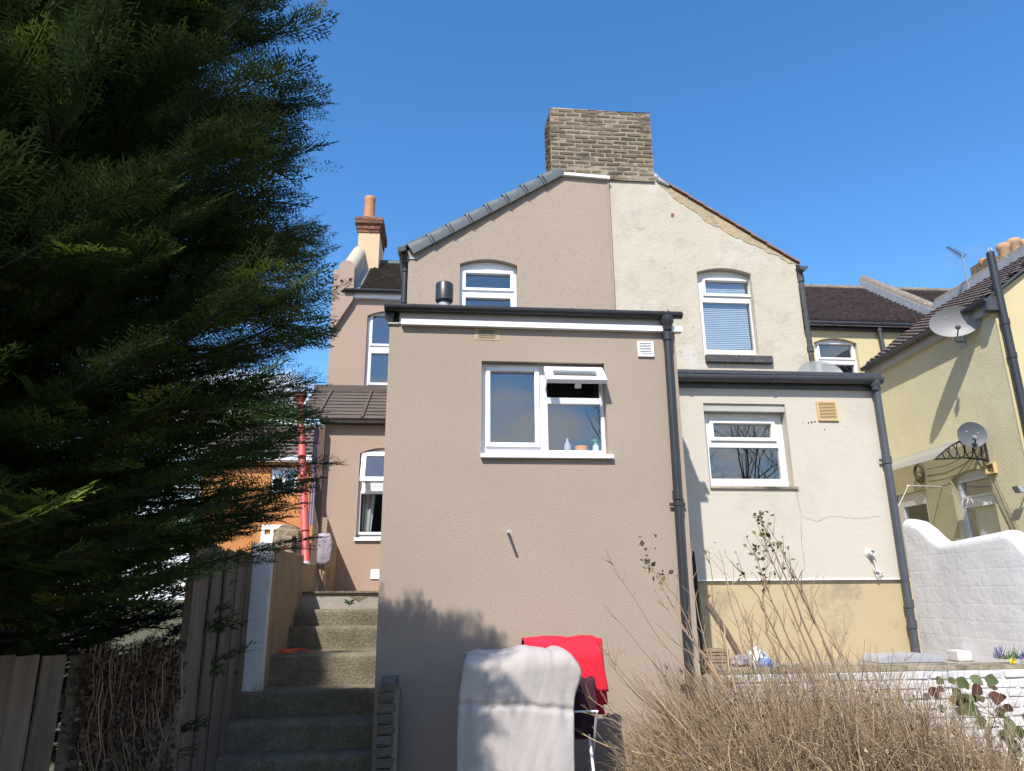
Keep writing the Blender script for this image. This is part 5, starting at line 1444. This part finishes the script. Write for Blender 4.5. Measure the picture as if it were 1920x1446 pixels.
drape('cloth', at(1066, 1300, 5.6).x, at(1112, 1300, 5.6).x, 5.50, 5.56, at(1090, 1270, 5.55).z, .34, .38, M_towel2, dg, 9.0)

# ================================================================== THINGS ON THE KITCHEN SILL
sy = EY+.165; sz = ez(843)-.02
sh_ = B().box(wx0, wx1, EY+.16, EY+.34, sz-.03, sz).build('inner_sill', M_upvc, fr)
P = at(1064, 840, sy); tag(B().lathe(V(P.x, sy, sz), (0, 0, 1), [(.030, 0), (.032, .01), (.032, .08), (.012, .115), (.011, .145)], 14).build('spray_bottle', M_bottle, smooth=True), 'clear grey bottle on the sill behind the right pane', 'bottle')
P = at(1090, 840, sy); tag(B().lathe(V(P.x, sy+.01, sz), (0, 0, 1), [(.05, 0), (.055, .01), (.062, .07), (.056, .072), (.05, .015)], 18).build('orange_bowl', M_orangebowl, smooth=True), 'orange plastic bowl on the sill between two bottles', 'bowl')
P = at(1117, 840, sy); pb_ = thing('soap_pump', 'pale soap bottle with a green pump on the sill', 'soap bottle', (P.x, sy, sz))
B().lathe(V(P.x, sy, sz), (0, 0, 1), [(.028, 0), (.030, .01), (.030, .07), (.018, .085)], 14).build('bottle', M_soap, pb_, smooth=True)
b = B().lathe(V(P.x, sy, sz+.085), (0, 0, 1), [(.015, 0), (.015, .02), (.006, .022), (.006, .04), (.014, .041), (.014, .05)], 12); b.box(P.x-.035, P.x, sy-.006, sy+.006, sz+.125, sz+.134); b.build('pump', M_green, pb_, smooth=True)

# ================================================================== FAR HOUSE ON THE LEFT
FY = 26.0
fh = thing('orange_house', 'distant orange brick house with white window seen behind the conifer', 'house', (-8, FY, 0))
TF = frameY(FY)
fw0, fw1 = at(507, 900, FY), at(557, 900, FY)
fz0, fz1 = at(530, 924, FY).z, at(530, 876, FY).z
ft = at(530, 866, FY).z
B().slab(TF, rect(at(380, 900, FY).x, at(640, 900, FY).x, 0, ft), [rect(fw0.x, fw1.x, fz0, fz1)], -.3, 0).build('wall', M_orange, fh)
fm_ = (fw0.x+fw1.x)/2
window(fh, TF, fw0.x, fw1.x, fz0, fz1, 0, .08, panes=[(fw0.x+.09, fm_-.06, fz1-.30, fz1-.08), (fm_+.06, fw1.x-.09, fz0+.1, fz1-.08)], open_panes=[(fw0.x+.09, fm_-.06, fz0+.1, fz1-.40)], room=.8)
gd0, gd1 = at(488, 1015, FY-3), at(533, 984, FY-3)
gdo = B().slab(frameY(FY-3), rect(gd0.x, gd1.x, 0, gd1.z), [rect(gd0.x+.1+i*.27, gd0.x+.28+i*.27, gd1.z-.30, gd1.z-.14) for i in range(2)], -.06, 0).build('garage_door', M_upvc, fh)
B().box(gd0.x-.3, gd1.x+.2, FY-2.93, FY-.31, 0, gd1.z+.02).build('garage', M_orange, fh)
gut_z = ft
B().box(at(380, 900, FY).x, at(640, 900, FY).x, FY-.35, FY-.05, ft+.0, ft+.16).build('fascia', M_upvc, fh)
PWf = V(0, math.cos(R(38)), math.sin(R(38)))
E = V(at(380, 900, FY).x, FY-.4, ft+.17)
B().hexa([E, E+V(7, 0, 0), E+V(7, 0, 0)+PWf*2.4, E+PWf*2.4, E+V(0, 0, .04), E+V(7, 0, .04), E+V(7, 0, .04)+PWf*2.4, E+V(0, 0, .04)+PWf*2.4]).build('roof_deck', M_slateroof, fh)
tiles(fh, E+V(0, 0, .05), (1, 0, 0), PWf, 7, 2.4, .3, .28, M_slateroof, amp=.03, thick=.05, seed=12)

# ================================================================== CONIFERS
def spray_template(seed, n2=17, wide=1.0):
    """One flat cypress spray, unit length along +x: axis, side shoots and their scale-leaved branchlets."""
    r = random.Random(seed); P, F, tint = [], [], []
    def blade(a, bq, w_, z):
        w_ *= wide
        d = (bq-a); nrm = Vector((-d.y, d.x, 0)).normalized()*w_
        o = len(P); m = a.lerp(bq, .25)
        P.extend([m+nrm+V(0, 0, z), bq, m-nrm+V(0, 0, -z)]); F.append((o, o+1, o+2)); tint.extend([.2, 1, .2])
    def curve(x): return V(x, .05*math.sin(x*2.6), -.10*x*x)
    for k in range(5): blade(curve(k/5), curve((k+1.3)/5 if k < 4 else 1), .016, .004)
    for k in range(n2):
        t = .06+.90*k/n2; sd_ = 1 if k % 2 else -1
        A = curve(t); ln = (.33*math.sin(PI*min(1, .20+t*.93))+.05)*r.uniform(.7, 1.15)
        an = sd_*R(r.uniform(32, 52)); dr = V(math.cos(an), math.sin(an), r.uniform(-.15, .15))
        blade(A, A+dr*ln, .013, .006)
        m2 = max(2, int(ln/.047))
        for q in range(m2):
            u = .22+.74*q/m2; s2 = 1 if q % 2 else -1
            l2 = ln*.42*(1-.6*u)*r.uniform(.7, 1.2)+.035
            a2 = an+s2*R(r.uniform(28, 45)); B_ = A+dr*ln*u
            blade(B_, B_+V(math.cos(a2), math.sin(a2), r.uniform(-.2, .2))*l2, .0125, .004)
    return np.array([tuple(p) for p in P]), np.array(F), np.array(tint)
TEMPL = [spray_template(s, 17, .9) for s in range(5)]
TEMPL_LO = [spray_template(s+20, 7, 2.3) for s in range(3)]

def conifer(name, label, base, ztop, prof, nb, per, slen, seed, zlow=1.0, lo=False, skip=0.0, vmax=None, front=False):
    """Trunk, boughs and a crown of thousands of sprays; prof(z, az) gives the bough reach."""
    r = random.Random(seed); base = Vector(base)
    t = thing(name, label, 'tree', tuple(base))
    B().tube([base, base+V(.05, .02, ztop*.5), base+V(0, 0, ztop*.96)], [.17, .12, .03], 10).build('trunk', M_bark, t, smooth=True)
    bo = B(); org, dirs, ups, lens = [], [], [], []
    def emit(P, d, L):
        org.append(tuple(P)); dirs.append(tuple(d.normalized())); lens.append(L)
        up = V(r.gauss(0, .45), r.gauss(0, .45), 1); ups.append(tuple(up))
    for k in range(nb):
        f = (k+r.random())/nb; az = k*2.39996+r.uniform(-.3, .3)
        z = zlow+(ztop-zlow-.1)*f
        reach = prof(z, az)*r.uniform(.78, 1.12)
        if reach <= .1: continue
        o_ = V(math.cos(az), math.sin(az), 0)
        if o_.x < -.25 and r.random() < skip: continue
        rise = r.uniform(.0, .48); droop = r.uniform(.0, .22)
        if z < zlow+.5: droop *= .3; rise = abs(rise)*.6
        lim = (-.135 if (2.1 < z < 2.6) else (-.17 if z < 2.1 else (-.195 if z < 3.6 else (-.215 if z < 4.2 else -.25)))) + .06*noise.noise(V(z*1.9, k*.37, 3))
        while front and reach > .3 and base.x+o_.x*(reach+slen*.7) > lim*(base.y+o_.y*(reach+slen*.7)) + (r.uniform(-.08, .05)): reach *= .93
        if vmax:                                   # crown shaped for its shadow: high boughs toward the house cut short
            while reach > .15 and (z+reach*(rise-droop+.18))+1.25*(base.y+o_.y*reach) > vmax: reach *= .86
        pts = []
        for q in range(9):
            s_ = q/8; wob = .09*reach*math.sin(s_*4+k*1.7)
            pts.append(base+V(0, 0, z-base.z)+o_*(reach*s_)+V(-o_.y, o_.x, 0)*wob+V(0, 0, reach*(rise*s_-droop*s_*s_+.10*s_**3)))
        bo.tube(pts, [.017*(1-.85*q/8)+.002 for q in range(9)], 5)
        for q in range(per):
            s_ = .22+.78*(q/per)**.85; i = min(7, int(s_*8)); P = pts[i].lerp(pts[i+1], s_*8-i)
            d = (pts[i+1]-pts[i]).normalized(); sd_ = 1 if q % 2 else -1
            side = V(-d.y, d.x, 0)*sd_
            dd = d*r.uniform(.7, 1.2)+side*r.uniform(.15, .85)*(1.1-.65*s_)+V(0, 0, r.uniform(-.16, .42) if z > zlow+.5 else r.uniform(-.2, .2))
            emit(P, dd, slen*r.uniform(.65, 1.15)*(1-.25*s_))
        for q in range(3): emit(pts[-1], (pts[-1]-pts[-3])+V(r.gauss(0, .12), r.gauss(0, .12), r.gauss(0.03, .12))*reach*.3, slen*r.uniform(.8, 1.1))
    bo.build('boughs', M_bark, t, smooth=True)
    org, dirs, ups, lens = map(np.array, (org, dirs, ups, lens))
    sd_ = np.cross(ups, dirs); sd_ /= np.linalg.norm(sd_, axis=1)[:, None]; up = np.cross(dirs, sd_)
    R3 = np.stack([dirs, sd_, up], 2)
    T_ = TEMPL_LO if lo else TEMPL
    rr = np.random.RandomState(seed); which = rr.randint(0, len(T_), len(org)); hue = rr.beta(1.9, 2.9, len(org))
    PP, FF, TT = [], [], []; n0 = 0
    for w_, (tp_, tf, tt) in enumerate(T_):
        ix = np.where(which == w_)[0]
        P = np.einsum('nij,kj->nki', R3[ix], tp_)*lens[ix][:, None, None]+org[ix][:, None]
        PP.append(P.reshape(-1, 3)); FF.append((tf[None]+n0+(np.arange(len(ix))*len(tp_))[:, None, None]).reshape(-1, 3)); n0 += len(ix)*len(tp_)
        TT.append((hue[ix][:, None]*.75+.25*tt[None]*hue[ix][:, None]).ravel())
    npmesh('crown', np.concatenate(PP), np.concatenate(FF), M_conifer, np.concatenate(TT), t)
    return t
def prof_main(z, az):
    # reach from the trunk: fuller low down, topped flat
    t = (z-1.2)/4.0
    base = (1.70-.42*max(0, t)**1.2) if z > 1.9 else 1.45
    if 2.0 < z < 3.0: base += .14
    return base*(1+.10*noise.noise(V(math.cos(az)*2, math.sin(az)*2, z*1.3)))
conifer('conifer_tree', 'big dark green conifer filling the left side, feathery sprays against the sky', (-2.45, 3.2, 0), 5.0, prof_main, 800, 27, .36, 7, zlow=1.52, skip=.72, vmax=9.25, front=True)
def prof_back(z, az): return 1.25*(1 if z < 6.5 else max(.25, 1-(z-6.5)/3.2))
conifer('conifer_tree', 'taller dark conifer standing behind the camera, shading the fence', (-4.75, -.6, 0), 8.7, prof_back, 330, 17, .72, 9, zlow=1.6, lo=True, skip=.3)

def prof_left(z, az): return 1.5*(1 if z < 8 else max(.25, 1-(z-8)/4.2))
conifer('conifer_tree', 'tallest dark conifer at the far left behind the camera, shading the white wall end', (-5.9, -.8, 0), 11.2, prof_left, 380, 15, .76, 19, zlow=1.6, lo=True, skip=.3)
def prof_low(z, az): return 1.35*(1.1-.22*z)
conifer('evergreen_bush', 'dark evergreen bush in shade behind the low fence and tall fence', (-3.05, 5.75, 0), 2.5, prof_low, 250, 18, .28, 15, zlow=.5, lo=True)
# ================================================================== DRY SHRUB, STEMS, BRAMBLE, FLOWERS
class Stems:
    """Many thin tapering stems in one mesh with a tint per stem."""
    def __init__(s): s.v = []; s.f = []; s.t = []
    def stem(s, pts, r0, r1, tint, n=3):
        m = len(pts); o = len(s.v)
        up = Vector((.3, .9, .2))
        for i, p in enumerate(pts):
            d = (pts[min(i+1, m-1)]-pts[max(i-1, 0)]).normalized(); a = (up-d*up.dot(d)).normalized(); b = d.cross(a)
            rr = r0+(r1-r0)*i/(m-1)
            for k in range(n):
                q = 2*PI*k/n; s.v.append(tuple(p+(a*math.cos(q)+b*math.sin(q))*rr)); s.t.append(tint)
        for i in range(m-1):
            for k in range(n):
                q = o+i*n; s.f.append((q+k, q+(k+1) % n, q+n+(k+1) % n, q+n+k))
    def build(s, name, m, parent=None): return npmesh(name, np.array(s.v), np.array(s.f), m, np.array(s.t), parent)
r7 = random.Random(21)
iv_s = Stems()
for v_ in vs: iv_s.stem(v_, .004, .0015, r7.uniform(.1, .7), 3)
tag(iv_s.build('ivy_vines', M_straw), 'bare brown vine stems tangled through the dead ivy on the low fence', 'vines', kind='stuff')
def bend(base, d, L, curl, n=6, jag=.012):
    d = Vector(d).normalized(); pts = [Vector(base)]; st_ = L/n
    for k in range(n):
        d = (d+Vector(curl)*(1/n)+V(r7.gauss(0, jag*3), r7.gauss(0, jag*3), r7.gauss(0, jag*3))).normalized(); pts.append(pts[-1]+d*st_)
    return pts
S_ = Stems()
def top_of_mass(x):
    # height of the thicket across X (metres)
    return 1.24+.06*math.sin(x*2.2+.4)-.30*max(0, x-2.45)-.55*max(0, x-3.3)-1.1*max(0, 1.9-x)
for k in range(5800):
    x = r7.uniform(1.35, 4.35); y = r7.uniform(4.55, 5.95)
    h = max(.25, top_of_mass(x))*(r7.uniform(.72, 1.10) if k % 4 else r7.uniform(.3, .8))
    lean = r7.gauss(-.26, .20)
    pts = bend((x+.18, y, 0), (lean, r7.gauss(-.02, .15), 1), h, (r7.gauss(-.1, .35), r7.gauss(0, .25), r7.uniform(-.5, .1)), 5)
    S_.stem(pts, r7.uniform(.0020, .0048), .0011, r7.betavariate(1.5, 2.0))
    if k % 3 == 0:
        for q in range(2):
            i = r7.randint(2, 4); a = pts[i]
            S_.stem(bend(a, (r7.gauss(-.1, .8), r7.gauss(0, .5), .7), r7.uniform(.08, .25), (r7.gauss(0, .5), 0, r7.gauss(0, .5)), 3), .0018, .0009, r7.betavariate(2, 2.2))
for k in range(1800):                                            # fallen, tangled litter low down
    x = r7.uniform(1.25, 4.5); y = r7.uniform(4.4, 5.9); z = r7.uniform(.03, .62)*max(.3, top_of_mass(x))
    S_.stem(bend((x, y, z), (r7.gauss(0, 1), r7.gauss(0, .6), r7.gauss(0, .45)), r7.uniform(.12, .42), (r7.gauss(0, .9), r7.gauss(0, .6), r7.gauss(-.2, .6)), 4), .0024, .0012, r7.betavariate(2.6, 2))
tag(S_.build('dry_thicket', M_straw), 'dense tangle of dry straw-brown stems in front of the white wall', 'dry undergrowth', kind='stuff')
# curled dead leaves and a few green ones low in the thicket
pp = []
for k in range(2600):
    x = r7.uniform(1.3, 4.4); pp.append((x, r7.uniform(4.4, 5.9), r7.uniform(0.02, .7)*max(.3, top_of_mass(x))))
tag(leafcloud('leaf_litter', pp, .022, M_straw, lambda r, n: r.beta(1.6, 2.6, n), seed=3), 'dead curled leaves caught low among the dry stems', 'leaf litter', kind='stuff')
pp = []
for k in range(260):
    x = r7.choice([r7.gauss(3.0, .25), r7.gauss(3.75, .25), r7.gauss(2.3, .5)]); pp.append((x, r7.uniform(4.6, 5.6), r7.uniform(.15, .85)*max(.3, top_of_mass(x))))
tag(leafcloud('green_shoots', pp, .028, M_budleaf, lambda r, n: r.beta(3, 1.5, n), seed=5), 'small yellow-green shoots dotted through the dry stems', 'ground plants', kind='stuff')
# tall shoots: each one a stem of its shrub
def shoot(parent, pix, Y0, Y1, r0, twigs=7, leaves=0, tint=.5, tw=.22):
    P = []
    n = len(pix)
    for i, (x, y) in enumerate(pix): P.append(at(x, y, Y0+(Y1-Y0)*i/(n-1)))
    # resample smoothly
    Q = []
    for i in range(n-1):
        for q in range(4): Q.append(P[i].lerp(P[i+1], q/4)+V(r7.gauss(0, .004), r7.gauss(0, .006), 0))
    Q.append(P[-1])
    s_ = Stems(); s_.stem(Q, r0, r0*.28, tint, 5)
    lv = []
    for k in range(twigs):
        i = r7.randint(len(Q)//4, len(Q)-2); a = Q[i]; d = (Q[i+1]-Q[i-1]).normalized()
        sd_ = r7.choice((-1, 1))
        tp_ = bend(a, d*1.0+V(sd_*r7.uniform(.35, .8), r7.gauss(0, .3), .1), r7.uniform(.4, 1)*tw, (r7.gauss(0, .2), 0, .2), 4, .008)
        s_.stem(tp_, r0*.40, r0*.18, tint, 3)
        if leaves and i > len(Q)*.55: lv.append(tp_[-1])
    s_.build('stem', M_straw, parent)
    if leaves:
        for k in range(leaves):
            i = int(len(Q)*r7.uniform(.70, 1.0)); i = min(i, len(Q)-1); lv.append(Q[i]+V(r7.gauss(0, .02), r7.gauss(0, .02), r7.gauss(0, .02)))
        bud = leafcloud('bud_leaves', [tuple(p) for p in lv], .034, M_budleaf, lambda r, n: r.beta(1.5, 2, n), seed=int(P[0].x*100) % 97, parent=parent); bud['kind'] = 'stuff'
tsA = thing('tall_shrub', 'tall upright shrub of bare shoots with budding tips before the ochre plinth', 'shrub', (3.0, 5.6, 0))
for pix, lv_ in (([(1560, 1290), (1505, 1160), (1455, 1040), (1424, 962)], 26), ([(1545, 1290), (1500, 1180), (1450, 1060), (1418, 975)], 14), ([(1530, 1290), (1480, 1200), (1440, 1110), (1412, 1024)], 26),
                ([(1590, 1300), (1535, 1180), (1480, 1060), (1440, 985)], 6), ([(1580, 1290), (1540, 1190), (1490, 1090), (1462, 1020)], 4), ([(1500, 1270), (1460, 1200), (1420, 1120), (1382, 1062)], 4),
                ([(1620, 1300), (1570, 1220), (1535, 1150), (1519, 1092)], 0), ([(1470, 1270), (1440, 1190), (1430, 1120), (1440, 1050)], 4), ([(1410, 1270), (1410, 1210), (1412, 1150)], 0),
                ([(1570, 1262), (1572, 1230), (1585, 1190), (1591, 1186)], 0), ([(1530, 1265), (1500, 1215), (1487, 1160)], 0), ([(1600, 1300), (1598, 1250), (1560, 1205)], 0), ([(1655, 1320), (1640, 1260), (1622, 1238)], 0), ([(1680, 1310), (1690, 1260), (1697, 1233)], 0)):
    shoot(tsA, pix, 5.5, 5.75+r7.uniform(-.15, .15), .0088, 10 if lv_ else 4, lv_, r7.uniform(.12, .42))
tsB = thing('tall_shrub', 'bare arching shoots leaning left across the brown wall and drainpipe', 'shrub', (2.0, 5.2, 0))
for pix, lv_ in (([(1420, 1420), (1330, 1310), (1230, 1190), (1150, 1060), (1136, 1046)], 0), ([(1380, 1330), (1310, 1220), (1270, 1120), (1205, 1050)], 22), ([(1365, 1300), (1290, 1190), (1240, 1100), (1208, 1015)], 8),
                ([(1390, 1420), (1300, 1340), (1230, 1250), (1135, 1135)], 0), ([(1380, 1440), (1280, 1370), (1190, 1290), (1125, 1210)], 0), ([(1400, 1380), (1345, 1280), (1310, 1160), (1290, 1020)], 0),
                ([(1420, 1360), (1370, 1250), (1340, 1140), (1328, 1030)], 3), ([(1440, 1360), (1400, 1230), (1370, 1130), (1348, 1032)], 0), ([(1350, 1440), (1240, 1380), (1120, 1320), (1075, 1285)], 0),
                ([(1350, 1446), (1250, 1410), (1150, 1350), (1090, 1335)], 0), ([(1330, 1420), (1250, 1330), (1170, 1230), (1160, 1220)], 0), ([(1390, 1350), (1330, 1240), (1265, 1160), (1222, 1100)], 0),
                ([(1460, 1360), (1420, 1250), (1400, 1170), (1360, 1080)], 0), ([(1440, 1400), (1370, 1300), (1300, 1230), (1220, 1160)], 0), ([(1480, 1380), (1440, 1290), (1420, 1200), (1395, 1140)], 0),
                ([(1350, 1430), (1300, 1380), (1200, 1310), (1140, 1240)], 0), ([(1300, 1440), (1230, 1420), (1140, 1400), (1080, 1370)], 0), ([(1380, 1300), (1360, 1200), (1350, 1120), (1385, 1085)], 0)):
    shoot(tsB, pix, 5.0+r7.uniform(-.2, .2), 5.35+r7.uniform(-.3, .4), .0068, 9, lv_, r7.uniform(.2, .6), .2)
# bramble with big leaves at the right end
br = thing('bramble', 'bramble with large green and maroon leaves against the white brick wall', 'bramble', (4.6, 5.6, 0))
def bigleaf(parent, c, s_, nrm, tip, tint):
    nrm = Vector(nrm).normalized(); tip = (Vector(tip)-nrm*Vector(tip).dot(nrm)).normalized(); sd_ = nrm.cross(tip)
    P, F = [], []; n = 8
    for i in range(n+1):
        t = i/n; w_ = .42*math.sin(PI*t**.8)**.8*(1+.10*math.sin(t*40)); z = -.12*t*t
        for k in (-1, 0, 1): P.append(tuple(Vector(c)+tip*(t*s_)+sd_*(k*w_*s_)+nrm*((z+(.10*abs(k)*w_*2))*s_)))
    for i in range(n):
        for k in range(2): a = i*3+k; F.append((a, a+1, a+4, a+3))
    return npmesh('leaf', np.array(P), np.array(F), M_bramble, np.full(len(P), tint), parent)
canes = [[(1900, 1500), (1830, 1380), (1780, 1310), (1752, 1296)], [(1905, 1480), (1860, 1340), (1800, 1290), (1757, 1268)], [(1910, 1480), (1890, 1380), (1850, 1300), (1800, 1275)], [(1960, 1440), (1880, 1345), (1820, 1330), (1730, 1302)], [(1860, 1480), (1850, 1400), (1870, 1330), (1890, 1290)], [(1940, 1430), (1900, 1370), (1860, 1350), (1790, 1360)]]
for pix in canes:
    shoot(br, pix, 5.5, 5.95, .0055, 2, 0, .35, .15)
r8 = random.Random(12)
spots = [(1745, 1287, .75, 0), (1765, 1270, .6, .5), (1778, 1270, .5, .55), (1790, 1275, .8, .6), (1802, 1283, .8, .55), (1818, 1268, .8, .85), (1785, 1290, .8, .5), (1805, 1300, 1.0, .65), (1812, 1312, 1.0, .4), (1845, 1272, .8, .75), (1838, 1285, .8, .1), (1850, 1285, .7, .05),
         (1865, 1296, .9, .0), (1875, 1300, .7, .15), (1825, 1298, .7, .6), (1830, 1305, .6, .9), (1805, 1320, 1.0, .8), (1818, 1322, .9, .9), (1790, 1330, .6, .3), (1758, 1325, .6, .55), (1845, 1318, .6, .35), (1870, 1325, .7, .3), (1880, 1322, .6, .2), (1898, 1350, .9, .6), (1890, 1365, .9, .5), (1910, 1360, .9, .65), (1900, 1385, .9, .5),
         (1912, 1400, .9, .45), (1888, 1395, .8, .6), (1908, 1425, .9, .6), (1880, 1420, .8, .7), (1915, 1340, .7, .4), (1895, 1440, .9, .5), (1870, 1380, .7, .4), (1850, 1350, .7, .6), (1740, 1300, .5, .05), (1755, 1290, .5, .1)]
for (x, y, s_, tn) in spots:
    c = at(x, y, r8.uniform(5.55, 5.95))
    bigleaf(br, c, .13*s_, (r8.gauss(-.2, .5), -1, r8.gauss(.5, .4)), (r8.gauss(0, 1), -.2, r8.gauss(-.5, .5)), min(1, max(0, tn+r8.gauss(0, .08))))
# flowers on the wall top
FYF = RY+.16
def blades(parent, c, n, h, spread, m, seed, w_=.006):
    r = random.Random(seed)
    for k in range(n):
        a = Vector(c)+V(r.uniform(-spread, spread), r.uniform(-.06, .06), 0); d = V(r.gauss(0, .55), r.gauss(-.2, .35), 1).normalized(); L = h*r.uniform(.6, 1.1)
        P, F = [], []
        for i in range(5):
            t = i/4; p = a+d*L*t+V(d.x*L*.5*t*t, -.02*t, -.35*L*t*t*abs(d.x)*1.6); q = w_*(1-t*.85)
            P += [tuple(p+V(-q, 0, 0)), tuple(p+V(q, 0, .001))]
            if i: F.append((2*i-2, 2*i-1, 2*i+1, 2*i))
        npmesh('blade', np.array(P), np.array(F), m, None, parent)
df = at(1893, 1240, FYF)
zf = rt+.03
dfd = thing('daffodil', 'single yellow daffodil among green blades on top of the wall', 'flower', (df.x, FYF, zf))
blades(dfd, (df.x, FYF, zf), 14, .13, .05, M_leafgreen, 1)
B().tube([V(df.x, FYF, zf), V(df.x, FYF-.005, zf+.06), V(df.x, FYF-.02, df.z)], .004, 5).build('stem', M_leafgreen, dfd)
fc_ = V(df.x, FYF-.03, df.z)
for k in range(6):
    a = 2*PI*k/6; tip = V(math.cos(a), -.15, math.sin(a))
    P = [fc_, fc_+tip*.018+V(-math.sin(a), 0, math.cos(a))*.010, fc_+tip*.036, fc_+tip*.018-V(-math.sin(a), 0, math.cos(a))*.010]
    B().add(P, [(0, 1, 2, 3)]).build('petal', M_daff, dfd)
B().lathe(fc_, (0, -1, .1), [(.009, 0), (.012, .02), (.016, .026), (.012, .02), (.006, .006)], 10).build('trumpet', M_daff, dfd, smooth=True)
for q, (x, y, nsp, lab) in enumerate(((1869, 1222, 4, 'pair of blue grape hyacinth spikes left of the daffodil'), (1914, 1232, 3, 'grape hyacinths with green blades right of the daffodil'))):
    c = at(x, y, FYF+.02)
    gh = thing('grape_hyacinth', lab.replace('pair of ', 'clump of '), 'flower', (c.x, FYF+.02, zf), None)
    blades(gh, (c.x, FYF+.02, zf), 8 if q == 0 else 22, .12 if q else .08, .05 if q == 0 else .08, M_leafgreen, 5+q)
    for k in range(nsp):
        xx = c.x+(k-(nsp-1)/2)*.022; top = c.z+r8.uniform(-.03, .03)
        B().tube([V(xx+.01, FYF+.02, zf), V(xx, FYF+.01, top)], .003, 4).build('stem', M_leafgreen, gh)
        b = B()
        for i in range(12):
            a = i*2.4; b.lathe(V(xx+.007*math.cos(a), FYF+.01+.007*math.sin(a), top-.025+.004*i), (math.cos(a), math.sin(a), .1), [(.003, 0), (.0055, .004), (.002, .009)], 5)
        b.build('flower_spike', M_hyac, gh)

# ================================================================== BARE TREES BEHIND THE CAMERA (seen only as reflections in the panes)
def bare_tree(label, base, h, seed):
    r = random.Random(seed); t = thing('bare_tree', label, 'tree', base, None)
    s_ = Stems()
    def grow(p, d, L, rad, lev):
        pts = [p]; dd = d
        for k in range(4):
            dd = (dd+V(r.gauss(0, .10), r.gauss(0, .10), r.gauss(.03, .06))).normalized(); pts.append(pts[-1]+dd*L/4)
        s_.stem(pts, rad, rad*.55, .1, 5 if lev < 2 else 3)
        if lev < 5:
            for k in range(3 if lev else 5):
                i = r.randint(2, 4); a = r.uniform(0, 2*PI); o_ = dd.orthogonal().normalized(); o_ = Matrix.Rotation(a, 3, dd) @ o_
                grow(pts[i], (dd*1.0+o_*r.uniform(.45, .9)+V(0, 0, .15)).normalized(), L*r.uniform(.55, .8), rad*.5, lev+1)
    grow(Vector(base), V(0, 0, 1), h*.36, .13, 0)
    s_.build('branches', M_straw, t)
bare_tree('leafless tree behind the camera, mirrored in the kitchen window', (5.4, -9.5, 0), 10.0, 3)
bare_tree('leafless tree further right behind the camera, mirrored in the pale extension window', (11.2, -8.6, 0), 10.5, 5)

# ================================================================== GROUPS OF REPEATS
GROUPS = {'satellite_dish': 'satellite dishes on the houses', 'plastic_bag': 'bags dumped behind the low wall', 'cable': 'cables on the yellow wall',
          'grape_hyacinth': 'flowers on the wall top', 'tall_shrub': 'tall bare shrubs by the retaining wall', 'conifer_tree': 'conifers along the left boundary', 'bare_tree': 'leafless trees behind the camera'}
for o in S.objects:
    if o.parent is None and o.name.split('.')[0] in GROUPS: o['group'] = GROUPS[o.name.split('.')[0]]
